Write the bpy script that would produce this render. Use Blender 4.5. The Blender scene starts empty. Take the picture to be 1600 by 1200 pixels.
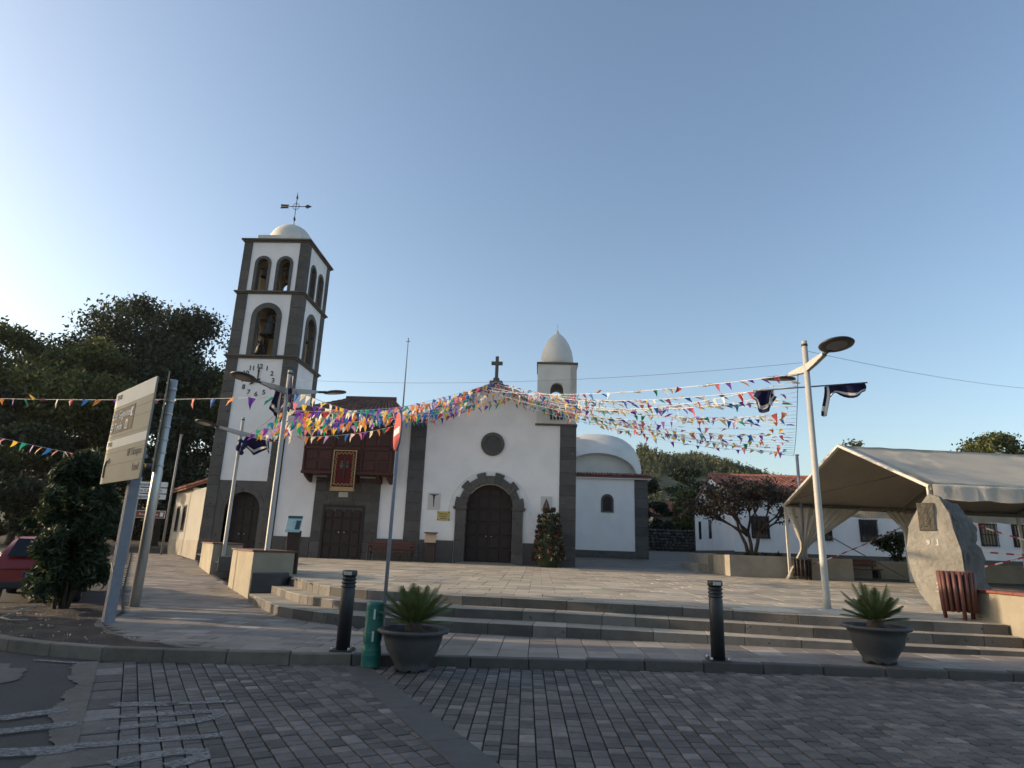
import bpy, bmesh, math, random
import numpy as np
from mathutils import Matrix, Vector
R = math.radians
rnd = random.Random(7)
SC = bpy.context.scene
COL = SC.collection

# ------------------------------------------------------------------ camera
cam_data = bpy.data.cameras.new('camera')
cam_data.sensor_width = 36.0
cam_data.lens = 36.0 * 987.0 / 1600.0
cam_data.clip_start = 0.05
cam_data.clip_end = 6000
cam = bpy.data.objects.new('camera', cam_data)
COL.objects.link(cam)
_up = Vector((135.0, 3768.0, -987.0)).normalized()      # vertical vanishing direction in lens axes
_fw = Vector((42.0, -260.0, -987.0)); _fw = (_fw - _up * _fw.dot(_up)).normalized()
_rt = _fw.cross(_up)
cam.matrix_world = Matrix.Translation((0, 0, 1.6)) @ Matrix((_rt, _fw, _up)).to_4x4()
SC.camera = cam

# ------------------------------------------------------------------ sky, sun, exposure
SUN_AZ = math.atan2(0.08, -0.99)          # direction towards the sun in plan
SUN_EL = R(14)
world = bpy.data.worlds.new('World'); SC.world = world; world.use_nodes = True
wn = world.node_tree
sky = wn.nodes.new('ShaderNodeTexSky'); sky.sky_type = 'NISHITA'; sky.sun_disc = False
sky.sun_elevation = SUN_EL
sky.sun_rotation = math.pi / 2 - SUN_AZ
sky.altitude = 0; sky.air_density = 1.0; sky.dust_density = 1.9; sky.ozone_density = 1.2
wn.links.new(sky.outputs[0], wn.nodes['Background'].inputs[0])
wn.nodes['Background'].inputs[1].default_value = 0.15
sun_d = bpy.data.lights.new('sun', 'SUN'); sun_d.energy = 3.2; sun_d.angle = R(0.53); sun_d.color = (1.0, 0.78, 0.53)
sun = bpy.data.objects.new('sun', sun_d); COL.objects.link(sun)
to_sun = Vector((math.cos(SUN_AZ) * math.cos(SUN_EL), math.sin(SUN_AZ) * math.cos(SUN_EL), math.sin(SUN_EL)))
sun.rotation_euler = to_sun.to_track_quat('Z', 'Y').to_euler()
sun.location = (-30, 10, 30)
SC.view_settings.view_transform = 'Standard'; SC.view_settings.look = 'None'
SC.view_settings.gamma = 1.0; SC.view_settings.exposure = 0.80
SC.view_settings.use_curve_mapping = False
SC.render.engine = 'CYCLES'
SC.cycles.max_bounces = 6; SC.cycles.transparent_max_bounces = 12

# ------------------------------------------------------------------ materials
MATS = {}
def mat(name, col, rough=0.8, var=0.12, scale=6.0, bump=0.0, bscale=40.0, metal=0.0, rand=0.0,
        speck=None, spscale=30.0, spth=0.62, stain=0.0, transl=0.0, spec=0.5, hue=0.0, coat=0.0, pale=0.0):
    if name in MATS: return MATS[name]
    m = bpy.data.materials.new(name); m.use_nodes = True
    nt = m.node_tree; N = nt.nodes; L = nt.links
    b = N['Principled BSDF']; out = N['Material Output']
    b.inputs['Roughness'].default_value = rough; b.inputs['Metallic'].default_value = metal
    b.inputs['Specular IOR Level'].default_value = spec
    if coat: b.inputs['Coat Weight'].default_value = coat
    tc = N.new('ShaderNodeTexCoord'); geo = N.new('ShaderNodeNewGeometry')
    nz = N.new('ShaderNodeTexNoise'); nz.inputs['Scale'].default_value = scale; nz.inputs['Detail'].default_value = 6
    nz.inputs['Roughness'].default_value = 0.65
    L.new(geo.outputs['Position'], nz.inputs['Vector'])
    mr = N.new('ShaderNodeMapRange'); mr.inputs[1].default_value = 0.25; mr.inputs[2].default_value = 0.75
    mr.inputs[3].default_value = 1 - var; mr.inputs[4].default_value = 1 + var
    L.new(nz.outputs[0], mr.inputs[0])
    fac = mr.outputs[0]
    if rand:
        oi = N.new('ShaderNodeObjectInfo')
        ad = N.new('ShaderNodeMath'); ad.operation = 'ADD'
        L.new(oi.outputs['Random'], ad.inputs[0]); L.new(geo.outputs['Random Per Island'], ad.inputs[1])
        fr = N.new('ShaderNodeMath'); fr.operation = 'FRACT'; L.new(ad.outputs[0], fr.inputs[0])
        rr = N.new('ShaderNodeMapRange'); rr.inputs[3].default_value = 1 - rand; rr.inputs[4].default_value = 1 + rand
        L.new(fr.outputs[0], rr.inputs[0])
        mu = N.new('ShaderNodeMath'); mu.operation = 'MULTIPLY'
        L.new(fac, mu.inputs[0]); L.new(rr.outputs[0], mu.inputs[1]); fac = mu.outputs[0]
        if pale:
            m7 = N.new('ShaderNodeMath'); m7.operation = 'MULTIPLY'; m7.inputs[1].default_value = 7.31; L.new(fr.outputs[0], m7.inputs[0])
            f7 = N.new('ShaderNodeMath'); f7.operation = 'FRACT'; L.new(m7.outputs[0], f7.inputs[0])
            p7 = N.new('ShaderNodeMapRange'); p7.inputs[1].default_value = 0.84; p7.inputs[2].default_value = 0.90; p7.inputs[3].default_value = 1.0; p7.inputs[4].default_value = 1 + pale; L.new(f7.outputs[0], p7.inputs[0])
            mu = N.new('ShaderNodeMath'); mu.operation = 'MULTIPLY'; L.new(fac, mu.inputs[0]); L.new(p7.outputs[0], mu.inputs[1]); fac = mu.outputs[0]
    if stain:
        n2 = N.new('ShaderNodeTexNoise'); n2.inputs['Scale'].default_value = 0.9; n2.inputs['Detail'].default_value = 8
        L.new(geo.outputs['Position'], n2.inputs['Vector'])
        m2 = N.new('ShaderNodeMapRange'); m2.inputs[1].default_value = 0.45; m2.inputs[2].default_value = 0.75
        m2.inputs[3].default_value = 1.0; m2.inputs[4].default_value = 1 - stain
        L.new(n2.outputs[0], m2.inputs[0])
        mu = N.new('ShaderNodeMath'); mu.operation = 'MULTIPLY'
        L.new(fac, mu.inputs[0]); L.new(m2.outputs[0], mu.inputs[1]); fac = mu.outputs[0]
    vm = N.new('ShaderNodeVectorMath'); vm.operation = 'SCALE'; vm.inputs[0].default_value = col[:3]
    L.new(fac, vm.inputs['Scale']); colour = vm.outputs[0]
    if hue:
        hs = N.new('ShaderNodeHueSaturation'); L.new(colour, hs.inputs['Color'])
        hr = N.new('ShaderNodeMapRange'); hr.inputs[3].default_value = 0.5 - hue; hr.inputs[4].default_value = 0.5 + hue
        L.new(geo.outputs['Random Per Island'], hr.inputs[0]); L.new(hr.outputs[0], hs.inputs['Hue']); colour = hs.outputs[0]
    if speck:
        n3 = N.new('ShaderNodeTexNoise'); n3.inputs['Scale'].default_value = spscale; n3.inputs['Detail'].default_value = 3
        L.new(geo.outputs['Position'], n3.inputs['Vector'])
        m3 = N.new('ShaderNodeMapRange'); m3.inputs[1].default_value = spth; m3.inputs[2].default_value = spth + 0.05
        L.new(n3.outputs[0], m3.inputs[0])
        mx = N.new('ShaderNodeMix'); mx.data_type = 'RGBA'
        L.new(m3.outputs[0], mx.inputs['Factor']); L.new(colour, mx.inputs['A']); mx.inputs['B'].default_value = (*speck, 1)
        colour = mx.outputs['Result']
    L.new(colour, b.inputs['Base Color'])
    if bump:
        bn = N.new('ShaderNodeTexNoise'); bn.inputs['Scale'].default_value = bscale; bn.inputs['Detail'].default_value = 5
        L.new(geo.outputs['Position'], bn.inputs['Vector'])
        bp = N.new('ShaderNodeBump'); bp.inputs['Strength'].default_value = bump; bp.inputs['Distance'].default_value = 0.02
        L.new(bn.outputs[0], bp.inputs['Height']); L.new(bp.outputs[0], b.inputs['Normal'])
    if transl:
        tr = N.new('ShaderNodeBsdfTranslucent'); L.new(colour, tr.inputs['Color'])
        ms = N.new('ShaderNodeMixShader'); ms.inputs[0].default_value = transl
        L.new(b.outputs[0], ms.inputs[1]); L.new(tr.outputs[0], ms.inputs[2]); L.new(ms.outputs[0], out.inputs['Surface'])
    MATS[name] = m
    return m

def worn_paint(name, col, scale, lo, hi):
    m = mat(name, col, 0.85, 0.3, 14.0); nt = m.node_tree; N = nt.nodes; L = nt.links
    geo = N.new('ShaderNodeNewGeometry'); nz = N.new('ShaderNodeTexNoise'); nz.inputs['Scale'].default_value = scale; nz.inputs['Detail'].default_value = 8; nz.inputs['Roughness'].default_value = 0.7
    L.new(geo.outputs['Position'], nz.inputs['Vector']); mr = N.new('ShaderNodeMapRange'); mr.inputs[1].default_value = lo; mr.inputs[2].default_value = hi; mr.inputs[4].default_value = 0.8
    L.new(nz.outputs[0], mr.inputs[0]); tr = N.new('ShaderNodeBsdfTransparent'); ms = N.new('ShaderNodeMixShader')
    L.new(mr.outputs[0], ms.inputs[0]); L.new(tr.outputs[0], ms.inputs[1]); L.new(N['Principled BSDF'].outputs[0], ms.inputs[2]); L.new(ms.outputs[0], N['Material Output'].inputs['Surface'])
    return m
M = dict(
    wornp=worn_paint('worn_road_paint', (0.24, 0.23, 0.22), 26.0, 0.28, 0.58),
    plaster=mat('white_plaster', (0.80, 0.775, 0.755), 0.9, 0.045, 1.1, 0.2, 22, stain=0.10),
    dome=mat('dome_plaster', (0.62, 0.60, 0.55), 0.85, 0.06, 1.2, 0.1, 30, stain=0.18),
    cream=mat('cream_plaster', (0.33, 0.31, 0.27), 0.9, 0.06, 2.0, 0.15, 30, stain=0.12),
    innerpl=mat('ochre_plaster', (0.55, 0.46, 0.30), 0.9, 0.1, 2.0, 0.1, 30, stain=0.2),
    basalt=mat('basalt_block', (0.085, 0.079, 0.073), 0.85, 0.25, 3.0, 0.5, 25, rand=0.22, speck=(0.03, 0.028, 0.026), spscale=6, spth=0.63),
    basaltl=mat('basalt_speckled', (0.078, 0.073, 0.070), 0.85, 0.25, 3.0, 0.5, 25, rand=0.18, speck=(0.20, 0.18, 0.165), spscale=7, spth=0.665),
    cornice=mat('cornice_stone', (0.10, 0.086, 0.073), 0.85, 0.15, 4.0, 0.3, 25),
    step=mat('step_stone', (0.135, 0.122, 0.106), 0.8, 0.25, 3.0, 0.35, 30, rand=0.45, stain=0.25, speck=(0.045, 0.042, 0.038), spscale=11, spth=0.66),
    tread=mat('sunlit_tread_stone', (0.34, 0.295, 0.23), 0.85, 0.2, 3.0, 0.25, 40, rand=0.2, stain=0.25),  # tread tops paler than the risers: sunlight put into the colour
    slab=mat('paving_slab', (0.25, 0.213, 0.176), 0.75, 0.2, 2.2, 0.2, 40, rand=0.26, stain=0.3, pale=0.25),
    plaza=mat('plaza_slab', (0.42, 0.36, 0.272), 0.8, 0.18, 1.6, 0.15, 40, rand=0.24, stain=0.28),
    grout=mat('joint_grout', (0.055, 0.050, 0.044), 0.9, 0.15, 8.0, 0.1, 40),
    paver=mat('granite_paver', (0.108, 0.093, 0.083), 0.75, 0.3, 7.0, 0.6, 45, rand=0.42, stain=0.3, pale=0.5),
    paverj=mat('paver_joint', (0.042, 0.038, 0.034), 0.95, 0.3, 12.0, 0.3, 50),
    asphalt=mat('asphalt', (0.050, 0.047, 0.045), 0.9, 0.25, 40.0, 0.5, 120, stain=0.2),
    oldconc=mat('worn_concrete', (0.135, 0.118, 0.098), 0.9, 0.3, 8.0, 0.6, 50, stain=0.3),
    strip=mat('concrete_strip', (0.080, 0.074, 0.069), 0.85, 0.2, 6.0, 0.25, 60, stain=0.2),
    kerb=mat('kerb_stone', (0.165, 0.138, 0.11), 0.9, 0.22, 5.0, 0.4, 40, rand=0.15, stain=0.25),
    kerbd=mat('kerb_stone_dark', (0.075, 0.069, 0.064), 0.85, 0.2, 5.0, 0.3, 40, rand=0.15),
    paint=mat('road_paint', (0.25, 0.25, 0.26), 0.8, 0.35, 14.0, 0.1, 40, speck=(0.10, 0.095, 0.09), spscale=16, spth=0.56),
    soil=mat('soil', (0.045, 0.032, 0.024), 1.0, 0.4, 14.0, 0.9, 40, speck=(0.22, 0.18, 0.13), spscale=42, spth=0.66),
    earth=mat('dry_ground', (0.13, 0.11, 0.08), 1.0, 0.3, 0.3, 0.4, 5),
    wood=mat('dark_door_wood', (0.018, 0.009, 0.0065), 0.7, 0.3, 12.0, 0.2, 60),
    balc=mat('balcony_wood', (0.060, 0.016, 0.010), 0.75, 0.3, 9.0, 0.2, 60),
    balcd=mat('balcony_wood_panel', (0.052, 0.014, 0.009), 0.75, 0.3, 9.0, 0.2, 60, rand=0.2),
    benchw=mat('bench_wood', (0.10, 0.032, 0.022), 0.6, 0.25, 12.0, 0.15, 60, rand=0.15),
    tile=mat('clay_tile', (0.22, 0.085, 0.058), 0.85, 0.25, 3.0, 0.2, 40, rand=0.35),
    tiled=mat('old_clay_tile', (0.15, 0.075, 0.052), 0.9, 0.3, 3.0, 0.2, 40, rand=0.4),
    cap=mat('terracotta_cap', (0.22, 0.065, 0.04), 0.75, 0.2, 5.0, 0.2, 40, rand=0.12),
    capb=mat('brown_cap', (0.13, 0.06, 0.042), 0.75, 0.2, 5.0, 0.2, 40, rand=0.12),
    conc=mat('cream_concrete', (0.32, 0.28, 0.21), 0.9, 0.12, 3.0, 0.35, 40, stain=0.25),
    concd=mat('grey_concrete', (0.30, 0.27, 0.22), 0.9, 0.14, 3.0, 0.3, 40, stain=0.3),
    block=mat('dark_block', (0.06, 0.06, 0.062), 0.8, 0.2, 6.0, 0.3, 40),
    steel=mat('galvanised_steel', (0.52, 0.52, 0.50), 0.42, 0.1, 20.0, metal=0.65, stain=0.12),
    greypole=mat('grey_post', (0.19, 0.20, 0.235), 0.6, 0.14, 8.0, stain=0.15),
    polepaint=mat('pale_lamp_paint', (0.40, 0.385, 0.355), 0.5, 0.07, 10.0, stain=0.12),
    black=mat('black_metal', (0.018, 0.018, 0.02), 0.5, 0.15, 10.0),
    lampblk=mat('lamp_head_dark', (0.03, 0.028, 0.026), 0.45, 0.1, 10.0),
    lens=mat('lamp_lens', (0.45, 0.43, 0.36), 0.25, 0.05, 10.0),
    dimlens=mat('dim_lens', (0.14, 0.14, 0.14), 0.3, 0.05, 10.0),
    bronze=mat('bell_bronze', (0.055, 0.05, 0.042), 0.55, 0.3, 6.0, 0.2, 30, metal=0.5),
    iron=mat('wrought_iron', (0.03, 0.024, 0.026), 0.6, 0.2, 8.0),
    green=mat('green_wrap', (0.012, 0.125, 0.098), 0.45, 0.2, 7.0, 0.25, 18),
    greenr=mat('green_wrap_tape', (0.02, 0.17, 0.135), 0.4, 0.2, 7.0),
    pot=mat('plastic_pot', (0.060, 0.060, 0.062), 0.65, 0.2, 5.0, 0.25, 12, stain=0.1),
    palm=mat('cycad_leaf', (0.085, 0.112, 0.032), 0.55, 0.3, 8.0, rand=0.3, transl=0.18),
    palmdry=mat('cycad_leaf_yellowing', (0.16, 0.125, 0.04), 0.7, 0.3, 8.0, rand=0.3, transl=0.15),
    palmtr=mat('cycad_trunk', (0.06, 0.045, 0.03), 0.9, 0.3, 20.0, 0.5, 40),
    leafd=mat('leaf_dark', (0.024, 0.036, 0.012), 0.6, 0.2, 0.6, rand=0.45, transl=0.28, hue=0.02),
    leafm=mat('leaf_mid', (0.080, 0.094, 0.022), 0.6, 0.25, 0.6, rand=0.45, transl=0.35, hue=0.025),
    leafb=mat('leaf_bush', (0.030, 0.048, 0.018), 0.6, 0.2, 1.5, rand=0.4, transl=0.3, hue=0.015),
    leaff=mat('leaf_flowers', (0.062, 0.048, 0.022), 0.7, 0.2, 1.5, rand=0.4, transl=0.2, hue=0.03),
    leafr=mat('leaf_purple', (0.040, 0.032, 0.024), 0.6, 0.2, 1.5, rand=0.45, transl=0.3, hue=0.03),
    pine=mat('pine_needles', (0.10, 0.112, 0.052), 0.8, 0.35, 0.03, rand=0.4, transl=0.2),
    bark=mat('bark', (0.055, 0.042, 0.032), 0.95, 0.3, 10.0, 0.7, 20),
    hill=mat('hill_scrub', (0.06, 0.066, 0.036), 1.0, 0.4, 0.05, 0.6, 0.5),
    stone=mat('monument_stone', (0.33, 0.30, 0.245), 0.85, 0.22, 3.0, 0.9, 12, stain=0.35),
    stoner=mat('monument_rough', (0.125, 0.122, 0.118), 0.95, 0.22, 4.0, 1.0, 7),
    bronzep=mat('bronze_plaque', (0.10, 0.085, 0.06), 0.5, 0.35, 12.0, 0.8, 22, metal=0.4),
    carved=mat('pale_inlay', (0.65, 0.62, 0.55), 0.7, 0.05, 10.0),
    canvas=mat('tent_canvas', (0.78, 0.72, 0.61), 0.7, 0.06, 1.5, 0.25, 5, transl=0.03, stain=0.15),
    under_canvas=mat('darker_canvas', (0.42, 0.385, 0.325), 0.8, 0.08, 1.5, 0.2, 5),
    tentmetal=mat('tent_aluminium', (0.60, 0.57, 0.51), 0.45, 0.08, 10.0, metal=0.4),
    tentdark=mat('tent_beam', (0.15, 0.135, 0.11), 0.6, 0.1, 10.0),
    curtain=mat('tent_curtain', (0.78, 0.73, 0.63), 0.8, 0.06, 3.0, transl=0.25),
    binw=mat('bin_slat', (0.12, 0.042, 0.030), 0.6, 0.2, 14.0, 0.1, 50, rand=0.15),
    signface=mat('sign_face', (0.27, 0.25, 0.20), 0.55, 0.06, 2.0, stain=0.12, spec=0.1),
    signpale=mat('sign_strip_pale', (0.68, 0.65, 0.58), 0.55, 0.05, 2.0, spec=0.1),
    signbrown=mat('sign_brown', (0.060, 0.036, 0.027), 0.55, 0.08, 3.0, spec=0.1),
    signwhite=mat('sign_white', (0.72, 0.72, 0.70), 0.5, 0.04, 5.0, spec=0.1),
    signgrey=mat('sign_faded_ink', (0.16, 0.15, 0.13), 0.6, 0.1, 5.0, spec=0.1),
    signblack=mat('sign_black', (0.02, 0.02, 0.022), 0.6, 0.05, 5.0),
    signred=mat('sign_red', (0.50, 0.035, 0.03), 0.5, 0.08, 5.0),
    browns=mat('brown_route_sign', (0.19, 0.045, 0.022), 0.5, 0.08, 5.0),
    carred=mat('car_paint_red', (0.24, 0.012, 0.012), 0.35, 0.03, 4.0, coat=0.4),
    glass=mat('dark_glass', (0.02, 0.024, 0.028), 0.06, 0.05, 4.0, spec=0.8),
    tyre=mat('tyre_rubber', (0.02, 0.02, 0.02), 0.9, 0.1, 10.0),
    rim=mat('wheel_rim', (0.4, 0.4, 0.4), 0.4, 0.1, 10.0, metal=0.8),
    lampred=mat('tail_lamp', (0.25, 0.01, 0.012), 0.2, 0.05, 10.0, coat=0.5),
    plateblue=mat('plate_blue', (0.01, 0.06, 0.35), 0.5, 0.05, 5.0),
    banner=mat('banner_maroon', (0.185, 0.024, 0.022), 0.85, 0.12, 8.0),
    gold=mat('banner_gold', (0.36, 0.26, 0.12), 0.8, 0.2, 20.0),
    navy=mat('navy_cloth', (0.022, 0.02, 0.085), 0.85, 0.15, 6.0, transl=0.15),
    whitecloth=mat('white_cloth', (0.72, 0.71, 0.68), 0.85, 0.05, 6.0, transl=0.25),
    infoblue=mat('info_panel_print', (0.30, 0.52, 0.55), 0.4, 0.1, 8.0),
    infodark=mat('info_panel_header', (0.03, 0.05, 0.06), 0.4, 0.1, 8.0),
    corten=mat('brown_steel', (0.045, 0.028, 0.02), 0.7, 0.25, 8.0),
    paper=mat('paper_tan', (0.50, 0.36, 0.24), 0.7, 0.1, 8.0),
    ceramic=mat('ceramic_tile', (0.52, 0.50, 0.47), 0.4, 0.08, 12.0),
    yellowp=mat('yellow_plaque', (0.48, 0.38, 0.10), 0.5, 0.2, 16.0),
    robe=mat('robe_brown', (0.10, 0.05, 0.04), 0.5, 0.4, 25.0),
    drystone=mat('dry_stone', (0.075, 0.066, 0.058), 0.95, 0.35, 5.0, 0.8, 20, rand=0.45),
    wire=mat('wire', (0.10, 0.10, 0.11), 0.6, 0.05, 5.0),
    cord=mat('white_cord', (0.62, 0.62, 0.62), 0.8, 0.05, 5.0),
    tapew=mat('tape_white', (0.65, 0.60, 0.58), 0.5, 0.05, 5.0),
    taper=mat('tape_red', (0.36, 0.05, 0.06), 0.5, 0.05, 5.0),
    petalr=mat('petal_red', (0.15, 0.04, 0.02), 0.7, 0.3, 9.0, rand=0.4),
    petalw=mat('petal_pale', (0.30, 0.26, 0.17), 0.7, 0.3, 9.0, rand=0.3),
    hose=mat('grey_hose', (0.28, 0.25, 0.21), 0.7, 0.1, 8.0),
)
FLAGC = [('violet', (0.19, 0.05, 0.42)), ('orange', (0.72, 0.28, 0.08)), ('blue', (0.025, 0.13, 0.42)), ('red', (0.55, 0.06, 0.06)),
         ('white', (0.78, 0.74, 0.62)), ('pink', (0.70, 0.17, 0.24)), ('yellow', (0.72, 0.50, 0.07)), ('green', (0.02, 0.30, 0.20)), ('lilac', (0.42, 0.28, 0.55))]
FLAGM = [mat('pennant_' + n, c, 0.6, 0.06, 5.0, transl=0.4) for n, c in FLAGC]

# ------------------------------------------------------------------ helpers
def tag(o, label=None, cat=None, group=None, kind=None):
    if label: o['label'] = label
    if cat: o['category'] = cat
    if group: o['group'] = group
    if kind: o['kind'] = kind
    return o
def empty(name, loc=(0, 0, 0), rz=0.0, label=None, cat=None, group=None, kind=None):
    o = bpy.data.objects.new(name, None); COL.objects.link(o)
    o.location = loc; o.rotation_euler = (0, 0, rz); o.empty_display_size = 0.2
    return tag(o, label, cat, group, kind)
def link(name, me, m=None, parent=None, smooth=False, local=False):
    o = bpy.data.objects.new(name, me); COL.objects.link(o)
    if m is not None and not me.materials:
        for k in (m if isinstance(m, (list, tuple)) else [m]): me.materials.append(k)
    if smooth:
        me.polygons.foreach_set('use_smooth', [True] * len(me.polygons))
    if parent is not None:
        o.parent = parent
        if not local:      # vertices are in world coordinates
            mw = Matrix.LocRotScale(parent.location, parent.rotation_euler, parent.scale)
            if parent.parent is not None:
                pp = parent.parent
                mw = Matrix.LocRotScale(pp.location, pp.rotation_euler, pp.scale) @ parent.matrix_parent_inverse @ mw
            o.matrix_parent_inverse = mw.inverted()
    return o
def mesh_from(bm, name='m'):
    bm.normal_update()
    me = bpy.data.meshes.new(name); bm.to_mesh(me); bm.free(); return me
def B(): return bmesh.new()
def face(bm, pts, mi=0):
    try:
        f = bm.faces.new([bm.verts.new(p) for p in pts]); f.material_index = mi; return f
    except ValueError: return None
def box(bm, x0, x1, y0, y1, z0, z1, T=None, mi=0):
    P = [(x0, y0, z0), (x1, y0, z0), (x1, y1, z0), (x0, y1, z0), (x0, y0, z1), (x1, y0, z1), (x1, y1, z1), (x0, y1, z1)]
    v = [bm.verts.new(T @ Vector(p) if T else p) for p in P]
    for q in ((3, 2, 1, 0), (4, 5, 6, 7), (0, 1, 5, 4), (1, 2, 6, 5), (2, 3, 7, 6), (3, 0, 4, 7)):
        f = bm.faces.new([v[i] for i in q]); f.material_index = mi
    return bm
def bevel(bm, w, seg=1):
    bmesh.ops.bevel(bm, geom=list(bm.edges), offset=w, segments=seg, affect='EDGES', profile=0.6); return bm
def bbox(x0, x1, y0, y1, z0, z1, w=0.0, T=None):
    bm = B(); box(bm, x0, x1, y0, y1, z0, z1, T)
    if w: bevel(bm, w)
    return mesh_from(bm)
def tube(bm, pts, rad, n=10, cap=True, mi=0):
    pts = [Vector(p) for p in pts]
    if not isinstance(rad, (list, tuple)): rad = [rad] * len(pts)
    rings = []; prev = None
    for i, p in enumerate(pts):
        d = (pts[min(i + 1, len(pts) - 1)] - pts[max(i - 1, 0)])
        d = d.normalized() if d.length > 1e-9 else Vector((0, 0, 1))
        if prev is None:
            a = d.orthogonal().normalized()
        else:
            a = (prev - d * prev.dot(d)); a = a.normalized() if a.length > 1e-6 else d.orthogonal().normalized()
        prev = a; b = d.cross(a)
        rings.append([bm.verts.new(p + (a * math.cos(2 * math.pi * k / n) + b * math.sin(2 * math.pi * k / n)) * rad[i]) for k in range(n)])
    for i in range(len(rings) - 1):
        for k in range(n):
            f = bm.faces.new((rings[i][k], rings[i][(k + 1) % n], rings[i + 1][(k + 1) % n], rings[i + 1][k])); f.material_index = mi; f.smooth = True
    if cap:
        f = bm.faces.new(rings[0][::-1]); f.material_index = mi
        f = bm.faces.new(rings[-1]); f.material_index = mi
    return bm
def tubem(pts, rad, n=10): return mesh_from(tube(B(), pts, rad, n))
def lathe(bm, prof, n=24, c=(0, 0, 0), cap=True):
    rings = []
    for r, z in prof:
        rings.append([bm.verts.new((c[0] + r * math.cos(2 * math.pi * k / n), c[1] + r * math.sin(2 * math.pi * k / n), c[2] + z)) for k in range(n)])
    for i in range(len(rings) - 1):
        for k in range(n):
            f = bm.faces.new((rings[i][k], rings[i][(k + 1) % n], rings[i + 1][(k + 1) % n], rings[i + 1][k])); f.smooth = True
    if cap:
        bm.faces.new(rings[0][::-1]); bm.faces.new(rings[-1])
    return bm
def prism(bm, poly, axis_from, axis_to, T=None, mi=0):
    """poly: list of (u, z); extruded along y from axis_from to axis_to (optionally transformed)."""
    a = [Vector((u, axis_from, z)) for u, z in poly]; b = [Vector((u, axis_to, z)) for u, z in poly]
    if T: a = [T @ p for p in a]; b = [T @ p for p in b]
    va = [bm.verts.new(p) for p in a]; vb = [bm.verts.new(p) for p in b]; n = len(poly)
    f = bm.faces.new(va); f.material_index = mi; f = bm.faces.new(vb[::-1]); f.material_index = mi
    for i in range(n):
        f = bm.faces.new((va[i], vb[i], vb[(i + 1) % n], va[(i + 1) % n])); f.material_index = mi
    return bm
def arch_pts(cx, hw, zs, n=16, a0=0.0, a1=math.pi):
    return [(cx + hw * math.cos(a0 + (a1 - a0) * i / n), zs + hw * math.sin(a0 + (a1 - a0) * i / n)) for i in range(n + 1)]
def arch_wall(bm, x0, x1, z0, z1, openings, y0, y1, T=None):
    """wall slab with round-arched openings (cx, half width, sill z, spring z)"""
    def quad(poly): prism(bm, poly, y0, y1, T)
    cur = x0
    for cx, hw, sill, zs in sorted(openings):
        if cx - hw > cur + 1e-4: quad([(cur, z0), (cx - hw, z0), (cx - hw, z1), (cur, z1)])
        if sill > z0 + 1e-4: quad([(cx - hw, z0), (cx + hw, z0), (cx + hw, sill), (cx - hw, sill)])
        ap = arch_pts(cx, hw, zs, 16)[::-1]
        for a, b in zip(ap[:-1], ap[1:]): quad([a, b, (b[0], z1), (a[0], z1)])
        cur = cx + hw
    if cur < x1 - 1e-4: quad([(cur, z0), (x1, z0), (x1, z1), (cur, z1)])
    bmesh.ops.remove_doubles(bm, verts=bm.verts, dist=1e-4)
    return bm
def arch_frame(bm, cx, hi, ho, z0, zs, y0, y1, T=None, n=16):
    for s in (-1, 1):
        a, b = cx + s * hi, cx + s * ho
        prism(bm, [(min(a, b), z0), (max(a, b), z0), (max(a, b), zs), (min(a, b), zs)], y0, y1, T)
    pi_, po = arch_pts(cx, hi, zs, n), arch_pts(cx, ho, zs, n)
    for i in range(n): prism(bm, [pi_[i], po[i], po[i + 1], pi_[i + 1]], y0, y1, T)
    return bm
_tc = {}
def text_mesh(s, size, depth=0.004, align='CENTER', bold=0.0):
    cu = bpy.data.curves.new('lettering', 'FONT'); cu.body = s; cu.size = size; cu.extrude = depth
    cu.offset = bold; cu.align_x = align; cu.align_y = 'CENTER'; cu.resolution_u = 3
    o = bpy.data.objects.new('lettering', cu); COL.objects.link(o)
    dg = bpy.context.evaluated_depsgraph_get(); me = bpy.data.meshes.new_from_object(o.evaluated_get(dg))
    bpy.data.objects.remove(o); me.materials.clear(); return me
def put_text(name, s, size, m, parent, loc, right, up, depth=0.004, align='CENTER', sx=1.0, bold=0.0):
    me = text_mesh(s, size, depth, align, bold); r = Vector(right).normalized(); u = Vector(up).normalized(); n = r.cross(u)
    me.transform(Matrix.Translation(loc) @ Matrix((r, u, n)).transposed().to_4x4() @ Matrix.Diagonal((sx, 1, 1, 1)))
    return link(name, me, m, parent)
def copy_tree(o, parent=None):
    c = o.copy(); COL.objects.link(c)
    if parent is not None:
        c.parent = parent
    for ch in list(o.children): copy_tree(ch, c)
    return c
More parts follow.
